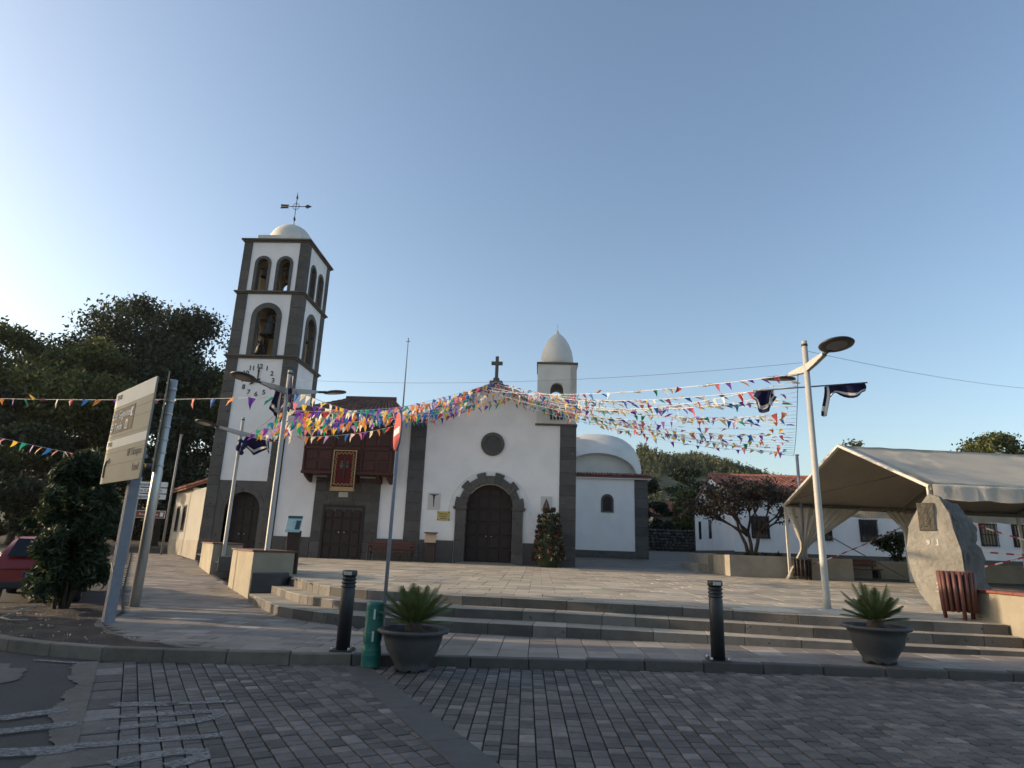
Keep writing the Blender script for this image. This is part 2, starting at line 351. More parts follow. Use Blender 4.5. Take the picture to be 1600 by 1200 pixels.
def leaf_cloud(name, centres, radii, n, size, m, parent, seed=0, shell=0.55, squash=1.0, flat=0.0, aspect=1.7):
    """many small leaf faces spread through a set of overlapping ellipsoids"""
    g = np.random.default_rng(seed)
    C_ = np.array(centres, float); Rr = np.array(radii, float)
    if Rr.ndim == 1: Rr = np.repeat(Rr[:, None], 3, 1)
    w = Rr.prod(1) ** 0.75; idx = g.choice(len(C_), n, p=w / w.sum())
    d = g.normal(size=(n, 3)); d /= np.linalg.norm(d, axis=1)[:, None]
    rad = (shell + (1 - shell) * g.random(n)) * np.where(g.random(n) < 0.18, g.random(n), 1.0)
    lump = 1 + 0.18 * np.sin(d[:, 0] * 7 + idx) * np.cos(d[:, 1] * 6 + idx * 1.7) + 0.1 * g.normal(size=n)
    P = C_[idx] + d * (rad * lump)[:, None] * Rr[idx]
    a = g.normal(size=(n, 3)) + d * 0.4; a[:, 2] *= (1 - flat); a /= np.linalg.norm(a, axis=1)[:, None]
    b = g.normal(size=(n, 3)); b -= a * (a * b).sum(1)[:, None]; b /= np.linalg.norm(b, axis=1)[:, None]
    s = size * (0.55 + 0.9 * g.random(n))[:, None]
    V = np.empty((n, 4, 3)); V[:, 0] = P - a * s * aspect * .5; V[:, 1] = P + b * s * .5; V[:, 2] = P + a * s * aspect * .5; V[:, 3] = P - b * s * .5
    me = bpy.data.meshes.new(name)
    me.vertices.add(n * 4); me.vertices.foreach_set('co', V.reshape(-1))
    me.loops.add(n * 4); me.loops.foreach_set('vertex_index', np.arange(n * 4, dtype=np.int32))
    me.polygons.add(n); me.polygons.foreach_set('loop_start', np.arange(0, n * 4, 4, dtype=np.int32)); me.polygons.foreach_set('loop_total', np.full(n, 4, dtype=np.int32))
    me.update(); me.validate()
    return link(name, me, m, parent)
def limbs(bm, base, h, r, spread, n, rg, levels=2, lean=(0, 0)):
    """trunk with forking limbs; returns limb ends"""
    base = Vector(base); ends = []
    top = base + Vector((lean[0], lean[1], h))
    mid = base.lerp(top, 0.5) + Vector((rg.uniform(-1, 1), rg.uniform(-1, 1), 0)) * r * 1.2
    tube(bm, [base - Vector((0, 0, .1)), base + Vector((0, 0, .12 * h)), mid, top], [r * 1.35, r, r * .85, r * .7], 8)
    def grow(p, d, l, rr, lev):
        q1 = p + d * l * .5 + Vector((rg.uniform(-1, 1), rg.uniform(-1, 1), rg.uniform(-.2, .6))) * l * .1
        q = p + d * l + Vector((0, 0, l * .12))
        tube(bm, [p - d * rr * .6, q1, q], [rr, rr * .75, rr * .45], 6)
        if lev == 0: ends.append(q); return
        for k in range(rg.choice((2, 3))):
            dd = (d + Vector((rg.uniform(-1, 1), rg.uniform(-1, 1), rg.uniform(-.35, .75))) * .75).normalized()
            grow(q, dd, l * rg.uniform(.55, .8), rr * .5, lev - 1)
    a0 = rg.uniform(0, 6.28)
    for k in range(n):
        a = a0 + 6.283 * k / n + rg.uniform(-.3, .3)
        d = Vector((math.cos(a) * spread, math.sin(a) * spread, 1.0)).normalized()
        grow(top, d, h * rg.uniform(.45, .75), r * .55, levels)
    return ends
def road_z(x): return 0.02 * max(0.0, x)
def walk_z(x): return 0.12 + 0.015 * max(0.0, x)
def plaza_z(y): return 0.655 + 0.0143 * max(0.0, y - 12.5)
def side_z(y): return 0.12 + 0.035 * max(0.0, y - 16.0)
def poly_at(pl_, x):
    for (x0, y0), (x1, y1) in zip(pl_[:-1], pl_[1:]):
        if x0 <= x <= x1: return y0 + (y1 - y0) * (x - x0) / (x1 - x0)
    return pl_[0][1] if x < pl_[0][0] else pl_[-1][1]
def resample(pl_, step):
    """points along a polyline every `step` metres"""
    pts = [Vector((p[0], p[1])) for p in pl_]; out = [pts[0]]; acc = 0.0
    for a, b in zip(pts[:-1], pts[1:]):
        L = (b - a).length; t = step - acc
        while t <= L: out.append(a.lerp(b, t / L)); t += step
        acc = (acc + L) % step
    return out

# ------------------------------------------------------------------ ground, road, pavements, plaza
_cr = cam.matrix_world.to_3x3().transposed()
def in_view(x, y, z, margin=1.2):
    """only what the photograph can see (with some room for a step to the side) is built piece by piece"""
    c = _cr @ (Vector((x, y, z)) - Vector((0, 0, 1.6)))
    if c.z > -1.0: return False
    return abs(c.x) < -c.z * 0.811 + margin and abs(c.y) < -c.z * 0.608 + margin
def sheet(name, pts, m, parent=None, kind='structure'):
    bm = B(); face(bm, pts); bmesh.ops.triangulate(bm, faces=bm.faces); bmesh.ops.recalc_face_normals(bm, faces=bm.faces)
    for f in bm.faces:
        if f.normal.z < 0: f.normal_flip()
    o = link(name, mesh_from(bm), m, parent)
    if parent is None: tag(o, kind=kind)
    return o
def strips(name, rows, m):
    """rows: list of lists of points with equal length, skinned into one sheet"""
    bm = B(); vs = [[bm.verts.new(p) for p in r] for r in rows]
    for a, b in zip(vs[:-1], vs[1:]):
        for i in range(len(a) - 1): bm.faces.new((a[i], a[i + 1], b[i + 1], b[i]))
    bmesh.ops.recalc_face_normals(bm, faces=bm.faces)
    if sum(f.normal.z for f in bm.faces) < 0: bmesh.ops.reverse_faces(bm, faces=bm.faces)
    return tag(link(name, mesh_from(bm), m), kind='structure')

# terrain: one sheet to the horizon, rising gently behind the church
bm = B(); g_x = [-1500, -500, -200, -100, -60, -30, 0, 30, 60, 100, 200, 500, 1500]; g_y = [-1500, -400, -100, -30, 0, 12, 30, 60, 120, 300, 700, 1500, 3000]
def terr(x, y):
    z = -0.08 + (0.02 * max(0, y - 16) if y > 16 else 0)
    return min(z, 40)
gv = [[bm.verts.new((x, y, terr(x, y))) for x in g_x] for y in g_y]
for j in range(len(g_y) - 1):
    for i in range(len(g_x) - 1): bm.faces.new((gv[j][i], gv[j][i + 1], gv[j + 1][i + 1], gv[j + 1][i]))
tag(link('ground', mesh_from(bm), M['earth']), kind='structure')

KERB = [(-10.6, 11.6), (-9.4, 10.4), (-8.6, 9.75), (-7.48, 9.18), (-6.27, 8.82), (-5.38, 8.78), (-3.75, 9.0), (-2.54, 9.31), (-0.5, 9.52), (1.46, 9.69), (4.0, 9.66), (6.6, 9.52), (10, 9.4), (16, 9.2)]
E1 = [(-7.15, 16.2), (-5.3, 13.42), (-4.5, 12.85), (-3.65, 12.38), (-1.84, 12.03), (0.68, 11.87), (2.63, 11.66), (5.0, 11.32), (8.05, 11.08)]
E2 = [(-6.95, 16.9), (-5.43, 14.6), (-4.6, 13.72), (-3.9, 13.22), (-1.56, 12.68), (0.3, 12.58), (2.76, 12.16), (5.04, 11.68), (8.05, 11.5)]
E3 = [(-6.75, 17.5), (-5.42, 15.35), (-4.6, 14.35), (-3.7, 13.82), (-1.66, 13.36), (0.44, 13.15), (2.95, 12.7), (5.13, 12.0), (8.05, 11.8)]
ZS = (0.315, 0.485, 0.655)
D1 = Vector((0.540, -0.842)); N1 = Vector((0.842, 0.540))          # the street's direction and its normal
A0 = Vector((-5.69, 8.60))                                            # where the paving meets the asphalt
DV0 = Vector((-2.38, 9.02)); DVD = Vector((0.470, -0.883)).normalized()

strips('road', [[(x, -14.0, road_z(x) - 0.022), (x, 10.2, road_z(x) - 0.022)] for x in (-5.9, 0.0, 4, 8, 16, 30)], M['paverj'])
road = bpy.data.objects['road']
ys = [-14, 0, 6, 9, 12, 16, 22, 30, 45, 60, 90]
strips('asphalt_street', [[(-70, y, 0.035 * max(0, y - 16) - 0.012), (-30, y, 0.035 * max(0, y - 16) - 0.012), (min(-5.86, -5.86 if y > 8.6 else A0.x + (8.6 - y) * 0.643), y, 0.035 * max(0, y - 16) - 0.012)] if y >= 8 else
       [(-70, y, -0.012), (-30, y, -0.012), (A0.x - 0.17 + (8.6 - y) * 0.643, y, -0.012)] for y in ys], M['asphalt'])
# ragged concrete gutter between asphalt and pavers
bm = B(); rr = random.Random(3); prev = None
for i in range(190):
    t = -0.1 + i * 0.06; p = A0 + D1 * t; w = 0.20 + .05 * math.sin(t * 3.1) + .03 * math.sin(t * 7.7) + rr.uniform(-.025, .025)
    a = bm.verts.new((p.x - N1.x * w, p.y - N1.y * w, 0.002)); b = bm.verts.new((p.x + N1.x * .03, p.y + N1.y * .03, 0.002))
    if prev: bm.faces.new((prev[0], a, b, prev[1]))
    prev = (a, b)
gut = link('gutter', mesh_from(bm), M['oldconc'], None); tag(gut, kind='structure')
def blob(name, c, rx, ry, z, m, seed, n=110):
    r_ = random.Random(seed); k = [1 + .10 * math.sin(6.283 * i / n * 3 + 1) + .06 * math.sin(6.283 * i / n * 8) + r_.uniform(-.03, .03) for i in range(n)]
    bm = B(); ct = bm.verts.new((c[0], c[1], z)); ring_ = [bm.verts.new((c[0] + rx * k[i] * math.cos(6.283 * i / n), c[1] + ry * k[i] * math.sin(6.283 * i / n), z)) for i in range(n)]
    for i in range(n): bm.faces.new((ct, ring_[i], ring_[(i + 1) % n]))
    return tag(link(name, mesh_from(bm), m), kind='structure')
blob('concrete_patch', (-6.5, 7.2), 0.60, 1.05, -0.004, M['oldconc'], 5)

# granite setts, laid in columns; the ones that show largest are separate, the rest one mass
PV = [mesh_from(bevel(box(B(), -.068, .068, -l / 2, l / 2, -.03, 0), .006)) for l in (.115, .15, .185, .225)]
PVL = (.115, .15, .185, .225)
PVB = mesh_from(bevel(box(B(), -.15, .15, -.21, .21, -.03, 0), .006))
for me in PV + [PVB]: me.materials.append(M['paver'])
def lay_setts(origin, d, ncols, length, colw, keep, first_big=False, seed=1):
    rg = random.Random(seed); n = Vector((-d.y, d.x)); out = []
    off = 0.0
    for c in range(ncols):
        big = first_big and c == 0
        w = .31 if big else colw
        cx = off + w / 2; off += w
        t = rg.uniform(-.2, 0)
        while t < length:
            k = rg.choices((0, 1, 2, 3), (3, 5, 4, 2))[0]; l = .43 if big else PVL[k]
            p = origin + n * cx + d * (t + l / 2); t += l + .012
            if keep(p) and in_view(p.x, p.y, 0, 2.5):
                out.append((p.x, p.y, road_z(p.x) + rg.uniform(-.006, .001), k, big, math.atan2(d.y, d.x) - math.pi / 2 + math.pi + rg.uniform(-.012, .012), rg.uniform(-.007, .007), rg.uniform(-.007, .007)))
    return out
def side_of_divider(p): return (p - DV0).cross(DVD)      # >0 left of the strip
kerbY = lambda x: poly_at(KERB, x)
setA = lay_setts(A0 - D1 * 0.3, D1, 60, 11.0, .149, lambda p: side_of_divider(p) > 0.02 and p.y < kerbY(p.x) - .05, True, 11)
DR = Vector((0.02, -1.0)).normalized()
setB = lay_setts(Vector((-2.6, 10.0)), DR, 88, 8.0, .149, lambda p: side_of_divider(p) < -0.02 and p.y < kerbY(p.x) - .05, False, 12)
def place_setts(rows, parent):
    rows.sort(key=lambda r_: r_[0] ** 2 + r_[1] ** 2 if in_view(r_[0], r_[1], 0, -0.1) else 999)
    for r_ in rows[:300]:
        o = bpy.data.objects.new('sett', PVB if r_[4] else PV[r_[3]]); COL.objects.link(o); o.parent = parent
        o.location = r_[:3]; o.rotation_euler = (r_[6], r_[7], r_[5])
    V = []; F = []
    for r_ in rows[300:]:
        hw, hl = (.15, .21) if r_[4] else (.068, PVL[r_[3]] / 2)
        ca, sa = math.cos(r_[5]), math.sin(r_[5]); b0 = len(V)
        for (z, k) in ((-.03, 1.0), (-.005, 1.0), (0, 0.93)):
            for sx, sy in ((-1, -1), (1, -1), (1, 1), (-1, 1)):
                x, y = sx * (hw - (1 - k) * .07), sy * (hl - (1 - k) * .07); V.append((r_[0] + ca * x - sa * y, r_[1] + sa * x + ca * y, r_[2] + z + r_[7] * x))
        for L0 in (0, 4):
            for i in range(4): F.append((b0 + L0 + i, b0 + L0 + (i + 1) % 4, b0 + L0 + 4 + (i + 1) % 4, b0 + L0 + 4 + i))
        F.append((b0 + 8, b0 + 9, b0 + 10, b0 + 11))
    me = bpy.data.meshes.new('setts'); me.from_pydata(V, [], F); me.update()
    o = link('far_setts', me, M['paver'], parent); tag(o, kind='stuff')
lane = empty('paved_bay', (0, 0, 0), kind='structure')
place_setts(setA, lane); place_setts(setB, road)
p0 = DV0 - DVD * .1; p1 = DV0 + DVD * 7; nn_ = Vector((-DVD.y, DVD.x)) * .17
bm = B()
for s in range(6):
    a, b = p0.lerp(p1, s / 6) + DVD * .004, p0.lerp(p1, (s + 1) / 6) - DVD * .004
    q = [a - nn_, a + nn_, b + nn_, b - nn_]
    T = [bm.verts.new((v.x, v.y, road_z(v.x) + .006)) for v in q]; Bm = [bm.verts.new((v.x, v.y, -.03)) for v in q]
    bm.faces.new(T)
    for i in range(4): bm.faces.new((T[i], Bm[i], Bm[(i + 1) % 4], T[(i + 1) % 4]))
bmesh.ops.recalc_face_normals(bm, faces=bm.faces)
tag(link('dividing_strip', mesh_from(bm), M['strip']), kind='structure')

# worn white road lettering and lines
def paint(name, polys, z=.0065):
    bm = B()
    for pl_ in polys: face(bm, [(x, y, z) for x, y in pl_])
    bmesh.ops.triangulate(bm, faces=bm.faces)
    for f in bm.faces:
        f.normal_update()
        if f.normal.z < 0: f.normal_flip()
    return link(name, mesh_from(bm), M['wornp'], road)
def stroke(pts, w):
    """stroke with rounded ends in plan"""
    a, b = Vector(pts[0]), Vector(pts[-1]); d = (b - a).normalized(); t0 = math.atan2(d.y, d.x); r_ = w / 2; rg = random.Random(int(a.x * 100)); out = []
    for c, s0 in ((a, t0 + math.pi / 2), (b, t0 - math.pi / 2)):
        for i in range(9): k = r_ * rg.uniform(.82, 1.05); out.append((c.x + k * math.cos(s0 + math.pi * i / 8), c.y + k * math.sin(s0 + math.pi * i / 8)))
    return [out]
def ribbon(pts, w):
    P = [Vector(p) for p in pts]; n_ = len(P); L_, R_ = [], []
    for i, p in enumerate(P):
        d = (P[min(i + 1, n_ - 1)] - P[max(i - 1, 0)]).normalized(); q = Vector((-d.y, d.x)) * w / 2; L_.append(p + q); R_.append(p - q)
    return [[tuple(L_[i]), tuple(L_[i + 1]), tuple(R_[i + 1]), tuple(R_[i])] for i in range(n_ - 1)]
paint('road_letter', stroke([(-4.05, 6.60), (-3.62, 6.72)], .20) + stroke([(-3.60, 6.72), (-3.10, 6.93)], .11))
paint('road_letter', stroke([(-3.84, 6.16), (-3.48, 6.33)], .14)); paint('road_letter', stroke([(-3.60, 5.82), (-3.36, 6.00)], .13))
paint('road_letter', ribbon([(-3.42, 6.33), (-3.24, 6.46), (-3.06, 6.53), (-2.95, 6.43), (-3.00, 6.25), (-3.10, 6.12), (-3.28, 5.93)], .15))
paint('road_letter', stroke([(-3.58, 5.32), (-2.68, 5.77)], .16))
paint('road_letter', ribbon([(-3.05, 4.97), (-2.95, 5.12), (-2.76, 5.31), (-2.58, 5.35), (-2.50, 5.22), (-2.64, 5.00)], .16))
paint('road_line', stroke([(-6.45, 8.56), (-5.74, 8.50)], .10), .004)
paint('road_letter', stroke([(-4.66, 6.0), (-4.45, 6.27)], .22), .008); paint('road_letter', stroke([(-4.5, 5.48), (-4.05, 5.86)], .20), .0085)
paint('road_letter', stroke([(-4.2, 5.0), (-3.60, 5.2)], .22), .009)

# kerb stones
def kerb_run(name, pl_, step, width, h, ztop, m, zbase, seed, dark_from=None):
    root = empty(name, (0, 0, 0), kind='structure'); pts = resample(pl_, step); rg = random.Random(seed)
    for a, b in zip(pts[:-1], pts[1:]):
        d = (b - a).normalized(); n = Vector((-d.y, d.x)); g = d * .005
        bm = B(); zt = ztop((a.x + b.x) / 2, (a.y + b.y) / 2) + rg.uniform(-.004, .004); zb = zbase((a.x + b.x) / 2, (a.y + b.y) / 2)
        q = [a + g, b - g, b - g + n * width, a + g + n * width]
        lo = [bm.verts.new((v.x, v.y, zb - .05)) for v in q]; hi = [bm.verts.new((v.x, v.y, zt)) for v in q]
        bm.faces.new(lo[::-1]); bm.faces.new(hi)
        for i in range(4): bm.faces.new((lo[i], lo[(i + 1) % 4], hi[(i + 1) % 4], hi[i]))
        bmesh.ops.recalc_face_normals(bm, faces=bm.faces); bevel(bm, .012)
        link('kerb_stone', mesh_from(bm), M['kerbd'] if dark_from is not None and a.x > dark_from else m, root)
    return root
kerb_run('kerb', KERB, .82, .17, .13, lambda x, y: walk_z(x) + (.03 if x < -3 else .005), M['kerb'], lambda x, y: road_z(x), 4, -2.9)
LB = [(-4.4, 9.22), (-5.6, 9.62), (-6.6, 10.25), (-7.4, 11.15), (-7.95, 12.1), (-8.2, 12.9), (-10.2, 15.9), (-14.2, 22.2), (-18.25, 28.6), (-21.7, 34.0)]
RB = [(-3.2, 9.0), (-3.2, 11.9), (-3.75, 12.4), (-5.3, 13.4), (-7.2, 16.3), (-7.45, 16.75), (-11.9, 23.2), (-15.0, 28.2), (-15.9, 29.8), (-17.3, 31.0), (-20.5, 36.0)]
def xat(pl_, y):
    for (x0, y0), (x1, y1) in zip(pl_[:-1], pl_[1:]):
        if y0 <= y <= y1: return x0 + (x1 - x0) * (y - y0) / (y1 - y0)
    return pl_[0][0] if y < pl_[0][1] else pl_[-1][0]
kerb_run('pavement_edging', LB, .75, .13, .1, lambda x, y: side_z(y) + .012, M['kerb'], lambda x, y: side_z(y) - .14, 6)
strips('side_pavement', [[(xat(LB, y), y, side_z(y) - .012), (xat(RB, y) + .25, y, side_z(y) - .012)] for y in (9.25, 9.6, 10.2, 11, 12, 13, 14.5, 16, 18, 22, 26, 30, 34)], M['grout'])
sidep = bpy.data.objects['side_pavement']
strips('pavement', [[(x, kerbY(x) + .08, walk_z(x) - .012), (x, poly_at(E1, x) + .3, walk_z(x) - .012)] for x in (-3.3, -2.5, -1, 0, 2, 4, 6, 8.05)] +
       [[(8.06, kerbY(8) + .08, walk_z(8) - .012), (8.06, 11.4, walk_z(8) - .012)], [(16, 9.3, walk_z(16) - .012), (16, 11.4, walk_z(16) - .012)]], M['grout'])
frontp = bpy.data.objects['pavement']
_slabc = {}
def slab_mesh(w, l, h, m, bev=.004):
    k = (round(w, 2), round(l, 2), h, m.name)
    if k not in _slabc:
        me = mesh_from(bevel(box(B(), -w / 2 + .006, w / 2 - .006, -l / 2 + .006, l / 2 - .006, -h, 0), bev)); me.materials.append(m); _slabc[k] = me
    return _slabc[k]
def lay(rows, parent, m, slope, name, most=300):
    rows = [r_ for r_ in rows if in_view(r_[0], r_[1], r_[2], 3.0)]
    rows.sort(key=lambda r_: (r_[0] ** 2 + r_[1] ** 2) / max(.05, r_[3] * r_[4]) ** .25 if in_view(r_[0], r_[1], r_[2], -.2) else 9999)
    for x, y, z, w, l in rows[:most]:
        o = bpy.data.objects.new(name, slab_mesh(w, l, .03, m)); COL.objects.link(o); o.parent = parent
        o.location = (x, y, z + rnd.uniform(-.0025, .0025)); o.rotation_euler = (slope(x, y)[0], slope(x, y)[1], 0)
    if len(rows) > most:
        V = []; F = []
        for x, y, z, w, l in rows[most:]:
            b0 = len(V); z += rnd.uniform(-.002, .002); sx_, sy_ = slope(x, y)
            for k, dz in ((0, -.012), (.006, 0)):
                for a, b in ((-1, -1), (1, -1), (1, 1), (-1, 1)):
                    px, py = a * (w / 2 - .006 - k), b * (l / 2 - .006 - k); V.append((x + px, y + py, z + dz + py * math.tan(sx_) - px * math.tan(sy_)))
            for i in range(4): F.append((b0 + i, b0 + (i + 1) % 4, b0 + 4 + (i + 1) % 4, b0 + 4 + i))
            F.append((b0 + 4, b0 + 5, b0 + 6, b0 + 7))
        me = bpy.data.meshes.new(name); me.from_pydata(V, [], F); me.update()
        tag(link('far_' + name + 's', me, m, parent), kind='stuff')
rows = []; x = -3.2
while x < 13.0:
    w = .44; y = kerbY(x + w / 2) + .10; end = poly_at(E1, x + w / 2) + .12
    while y < end:
        l = rnd.choice((.5, .6, .75)); rows.append((x + w / 2, y + l / 2, walk_z(x + w / 2), w, l)); y += l
        if y > end - .1: break
    x += w
lay(rows, frontp, M['slab'], lambda x, y: (0, -math.atan(.015) if x > 0 else 0), 'paving_slab')
rows = []; y = 9.25
while y < 33.5:
    l = .28; x = xat(LB, y + l / 2) + .12; end = xat(RB, y + l / 2) + .1 if y > 12 else -3.2
    x -= rnd.uniform(0, .0); first = True
    while x < end - .08:
        w = min(rnd.choice((.4, .6, .8)) * (rnd.uniform(.4, 1) if first else 1), end - x + .02); w = max(.1, round(w, 1)); first = False
        rows.append((x + w / 2, y + l / 2, side_z(y + l / 2), w, l)); x += w
    y += l
lay(rows, sidep, M['slab'], lambda x, y: (math.atan(.035) if y > 16 else 0, 0), 'paving_slab')

# steps up to the plaza: blocks along three edges
steps = empty('plaza_steps', (0, 12, 0.1), kind='structure')
for k, (e, zt) in enumerate(zip((E1, E2, E3), ZS)):
    zlow = (.04, .29, .45)[k]
    pts = [Vector(e[0])]; rg = random.Random(20 + k); full = resample(e, .1); i = 0
    while i < len(full) - 1:
        j = min(i + rg.choice((6, 8, 9, 11, 13)) if full[i].x > -3.6 else i + rg.choice((4, 5, 6)), len(full) - 1)
        if len(full) - 1 - j < 4: j = len(full) - 1
        seg = full[i:j + 1]; a, b = seg[0], seg[-1]; depth = 1.05 if k < 2 else (.42 if a.x > -3.4 else .95); d = (b - a).normalized(); n = Vector((-d.y, d.x))
        d0 = (full[min(i + 3, len(full) - 1)] - full[max(i - 3, 0)]).normalized(); d1 = (full[min(j + 3, len(full) - 1)] - full[max(j - 3, 0)]).normalized()
        n0, n1 = Vector((-d0.y, d0.x)), Vector((-d1.y, d1.x)); g = d * .003
        q = [a + g, b - g, b - g + n1 * depth, a + g + n0 * depth]
        bm = B(); z1 = (plaza_z(max(a.y, b.y)) - .003 if k == 2 else zt) + rg.uniform(-.002, .002)
        lo = [bm.verts.new((v.x, v.y, zlow - (.0 if k else .0))) for v in q]; hi = [bm.verts.new((v.x, v.y, z1)) for v in q]
        bm.faces.new(lo[::-1]); bm.faces.new(hi)
        for t in range(4): bm.faces.new((lo[t], lo[(t + 1) % 4], hi[(t + 1) % 4], hi[t]))
        bmesh.ops.recalc_face_normals(bm, faces=bm.faces); bevel(bm, .008); bm.normal_update()
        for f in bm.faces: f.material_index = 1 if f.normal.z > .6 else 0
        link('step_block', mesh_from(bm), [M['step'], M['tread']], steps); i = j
# plaza sheet and its slabs
PLB = [(-6.6, 17.3), (-7.6, 18.3), (-9.2, 20.3), (-11.4, 23.5), (-14.9, 28.6), (-15.8, 29.9)]
PLF = [(x, y + .36) for x, y in E3]
def plaza_left(y): return xat(PLB, y) if y > 17.3 else None
def plaza_front(x): return poly_at(PLF, x)
bm = B(); gx = [-16, -14, -12, -10, -8, -6.8, -6, -5, -4, -3, -1, 1, 3, 5, 8, 11, 15, 22, 30]
for x0, x1 in zip(gx[:-1], gx[1:]):
    def fy(x):
        if x < -6.6: return 17.3 + (-6.6 - x) * 1.37
        return plaza_front(x) if x < 8.05 else 12.0
    yy0, yy1 = fy(x0), fy(x1); end = 30.6
    for t in range(8):
        a0 = yy0 + (end - yy0) * t / 8; a1 = yy0 + (end - yy0) * (t + 1) / 8; b0 = yy1 + (end - yy1) * t / 8; b1 = yy1 + (end - yy1) * (t + 1) / 8
        face(bm, [(x0, a0, plaza_z(a0) - .012), (x1, b0, plaza_z(b0) - .012), (x1, b1, plaza_z(b1) - .012), (x0, a1, plaza_z(a1) - .012)])
bmesh.ops.remove_doubles(bm, verts=bm.verts, dist=.001)
plaza = tag(link('plaza', mesh_from(bm), M['grout']), kind='structure')
rows = []; y = 12.15
while y < 30.2:
    l = .42; x = -15.8 + rnd.choice((0, .3))
    while x < 16:
        w = rnd.choice((.6, .6, .9)); cx, cy = x + w / 2, y + l / 2; x += w
        lim = plaza_front(cx) if cx < 8.05 else 12.2
        if cx < -6.6: lim = 17.3 + (-6.6 - cx) * 1.37
        if cy - l / 2 < lim - .02:
            if cy + l / 2 < lim + .1: continue
            nl = cy + l / 2 - lim; rows.append((cx, lim + nl / 2, plaza_z(cy), w, round(nl, 1) if nl > .1 else .1)); continue
        rows.append((cx, cy, plaza_z(cy), w, l))
    y += l
lay(rows, plaza, M['plaza'], lambda x, y: (math.atan(.0143), 0), 'plaza_slab')
# lane climbing between the chapel and the long house
strips('back_lane', [[(1.0, y, z), (9.5, y, z), (40, y, z)] for y, z in ((30.5, .93), (34, 1.13), (37, 1.32), (47, 1.86), (52, 2.1))], M['slab'])
strips('house_apron', [[(1.7, y, z), (16, y, z), (40, y, z)] for y, z in ((26.8, .866), (29, .905), (30.6, .938))], M['slab'])

# planting bed by the kerb
bed = [(-4.6, 9.12), (-5.6, 9.55), (-6.6, 10.2), (-7.4, 11.1), (-8.0, 12.1), (-8.3, 12.9), (-9.3, 14.5), (-11.6, 13.6), (-12.2, 12.6), (-10.55, 11.65), (-9.35, 10.45), (-8.55, 9.85), (-7.45, 9.3), (-6.2, 8.96), (-5.4, 8.9)]
bm = B(); f = face(bm, [(x, y, .115) for x, y in bed]); bmesh.ops.triangulate(bm, faces=bm.faces)
bmesh.ops.subdivide_edges(bm, edges=bm.edges, cuts=6, use_grid_fill=True)
for v in bm.verts:
    v.co.z += .035 * math.sin(v.co.x * 5 + v.co.y * 3) * math.cos(v.co.y * 6) * (0 if any(abs(e.calc_face_angle(9)) > 8 for e in v.link_edges) else 1) + .01
bmesh.ops.recalc_face_normals(bm, faces=bm.faces)
if sum(f.normal.z for f in bm.faces) < 0: bmesh.ops.reverse_faces(bm, faces=bm.faces)
tag(link('planting_bed', mesh_from(bm), M['soil']), kind='structure')
rg = np.random.default_rng(3); pc = []
for _ in range(260):
    t, u = rg.random(), rg.random(); x = -11 + 6 * t; y = 9.1 + 4.6 * u
    if y > kerbY(x) + .25 and x < xat(LB, y) - .05: pc.append((x, y, .135))
if pc: tag(leaf_cloud('leaf_litter', pc, [(.05, .05, .01)] * len(pc), 420, .022, M['paper'], None, 4), 'pale dry leaf litter scattered on the dark soil bed', 'leaf litter', kind='stuff')

# ------------------------------------------------------------------ roofs of clay tiles
def tile_roof(name, e0, e1, r0, r1, m, parent, col=.24, row=.42, base=True):
    """rows of half-round tiles between an eave line e0-e1 and a ridge line r0-r1"""
    e0, e1, r0, r1 = map(Vector, (e0, e1, r0, r1)); n = max(2, int((e1 - e0).length / col)); V = []; F = []
    nrm = (e1 - e0).cross(r0 - e0).normalized()
    if nrm.z < 0: nrm = -nrm
    rg = random.Random(len(name) + n)
    for i in range(n):
        u0, u1 = i / n, (i + 1) / n
        a0, a1, b0, b1 = e0.lerp(e1, u0), e0.lerp(e1, u1), r0.lerp(r1, u0), r0.lerp(r1, u1)
        if i == 0: A_, B_ = e0, r0
        k = max(1, int((b0 - a0).length / row))
        for j in range(k):
            t0, t1 = j / k, min(1, (j + 1.12) / k); lift = .03 + rg.uniform(-.008, .008); v0 = len(V)
            for t, dz in ((t0, lift + .022), (t1, lift)):
                p, q = a0.lerp(b0, t), a1.lerp(b1, t); ax = q - p; hw = ax.length / 2; c_ = (p + q) / 2; d_ = ax.normalized()
                for s in range(5):
                    an = math.pi * s / 4; V.append(tuple(c_ + d_ * (-math.cos(an) * hw * .86) + nrm * (math.sin(an) * hw * .75 + dz)))
            for s in range(4): F.append((v0 + s, v0 + s + 1, v0 + 6 + s, v0 + 5 + s))
            F.append((v0, v0 + 1, v0 + 2, v0 + 3, v0 + 4))
    b0 = len(V)
    V += [tuple(e0), tuple(e1), tuple(r1), tuple(r0)] + [tuple(p - nrm * .08) for p in (e0, e1, r1, r0)]
    F += [(b0, b0 + 1, b0 + 2, b0 + 3), (b0 + 4, b0 + 7, b0 + 6, b0 + 5)] + [(b0 + i, b0 + 4 + i, b0 + 4 + (i + 1) % 4, b0 + (i + 1) % 4) for i in range(4)]
    me = bpy.data.meshes.new(name); me.from_pydata(V, [], F); me.update()
    return tag(link(name, me, m, parent), kind='stuff')
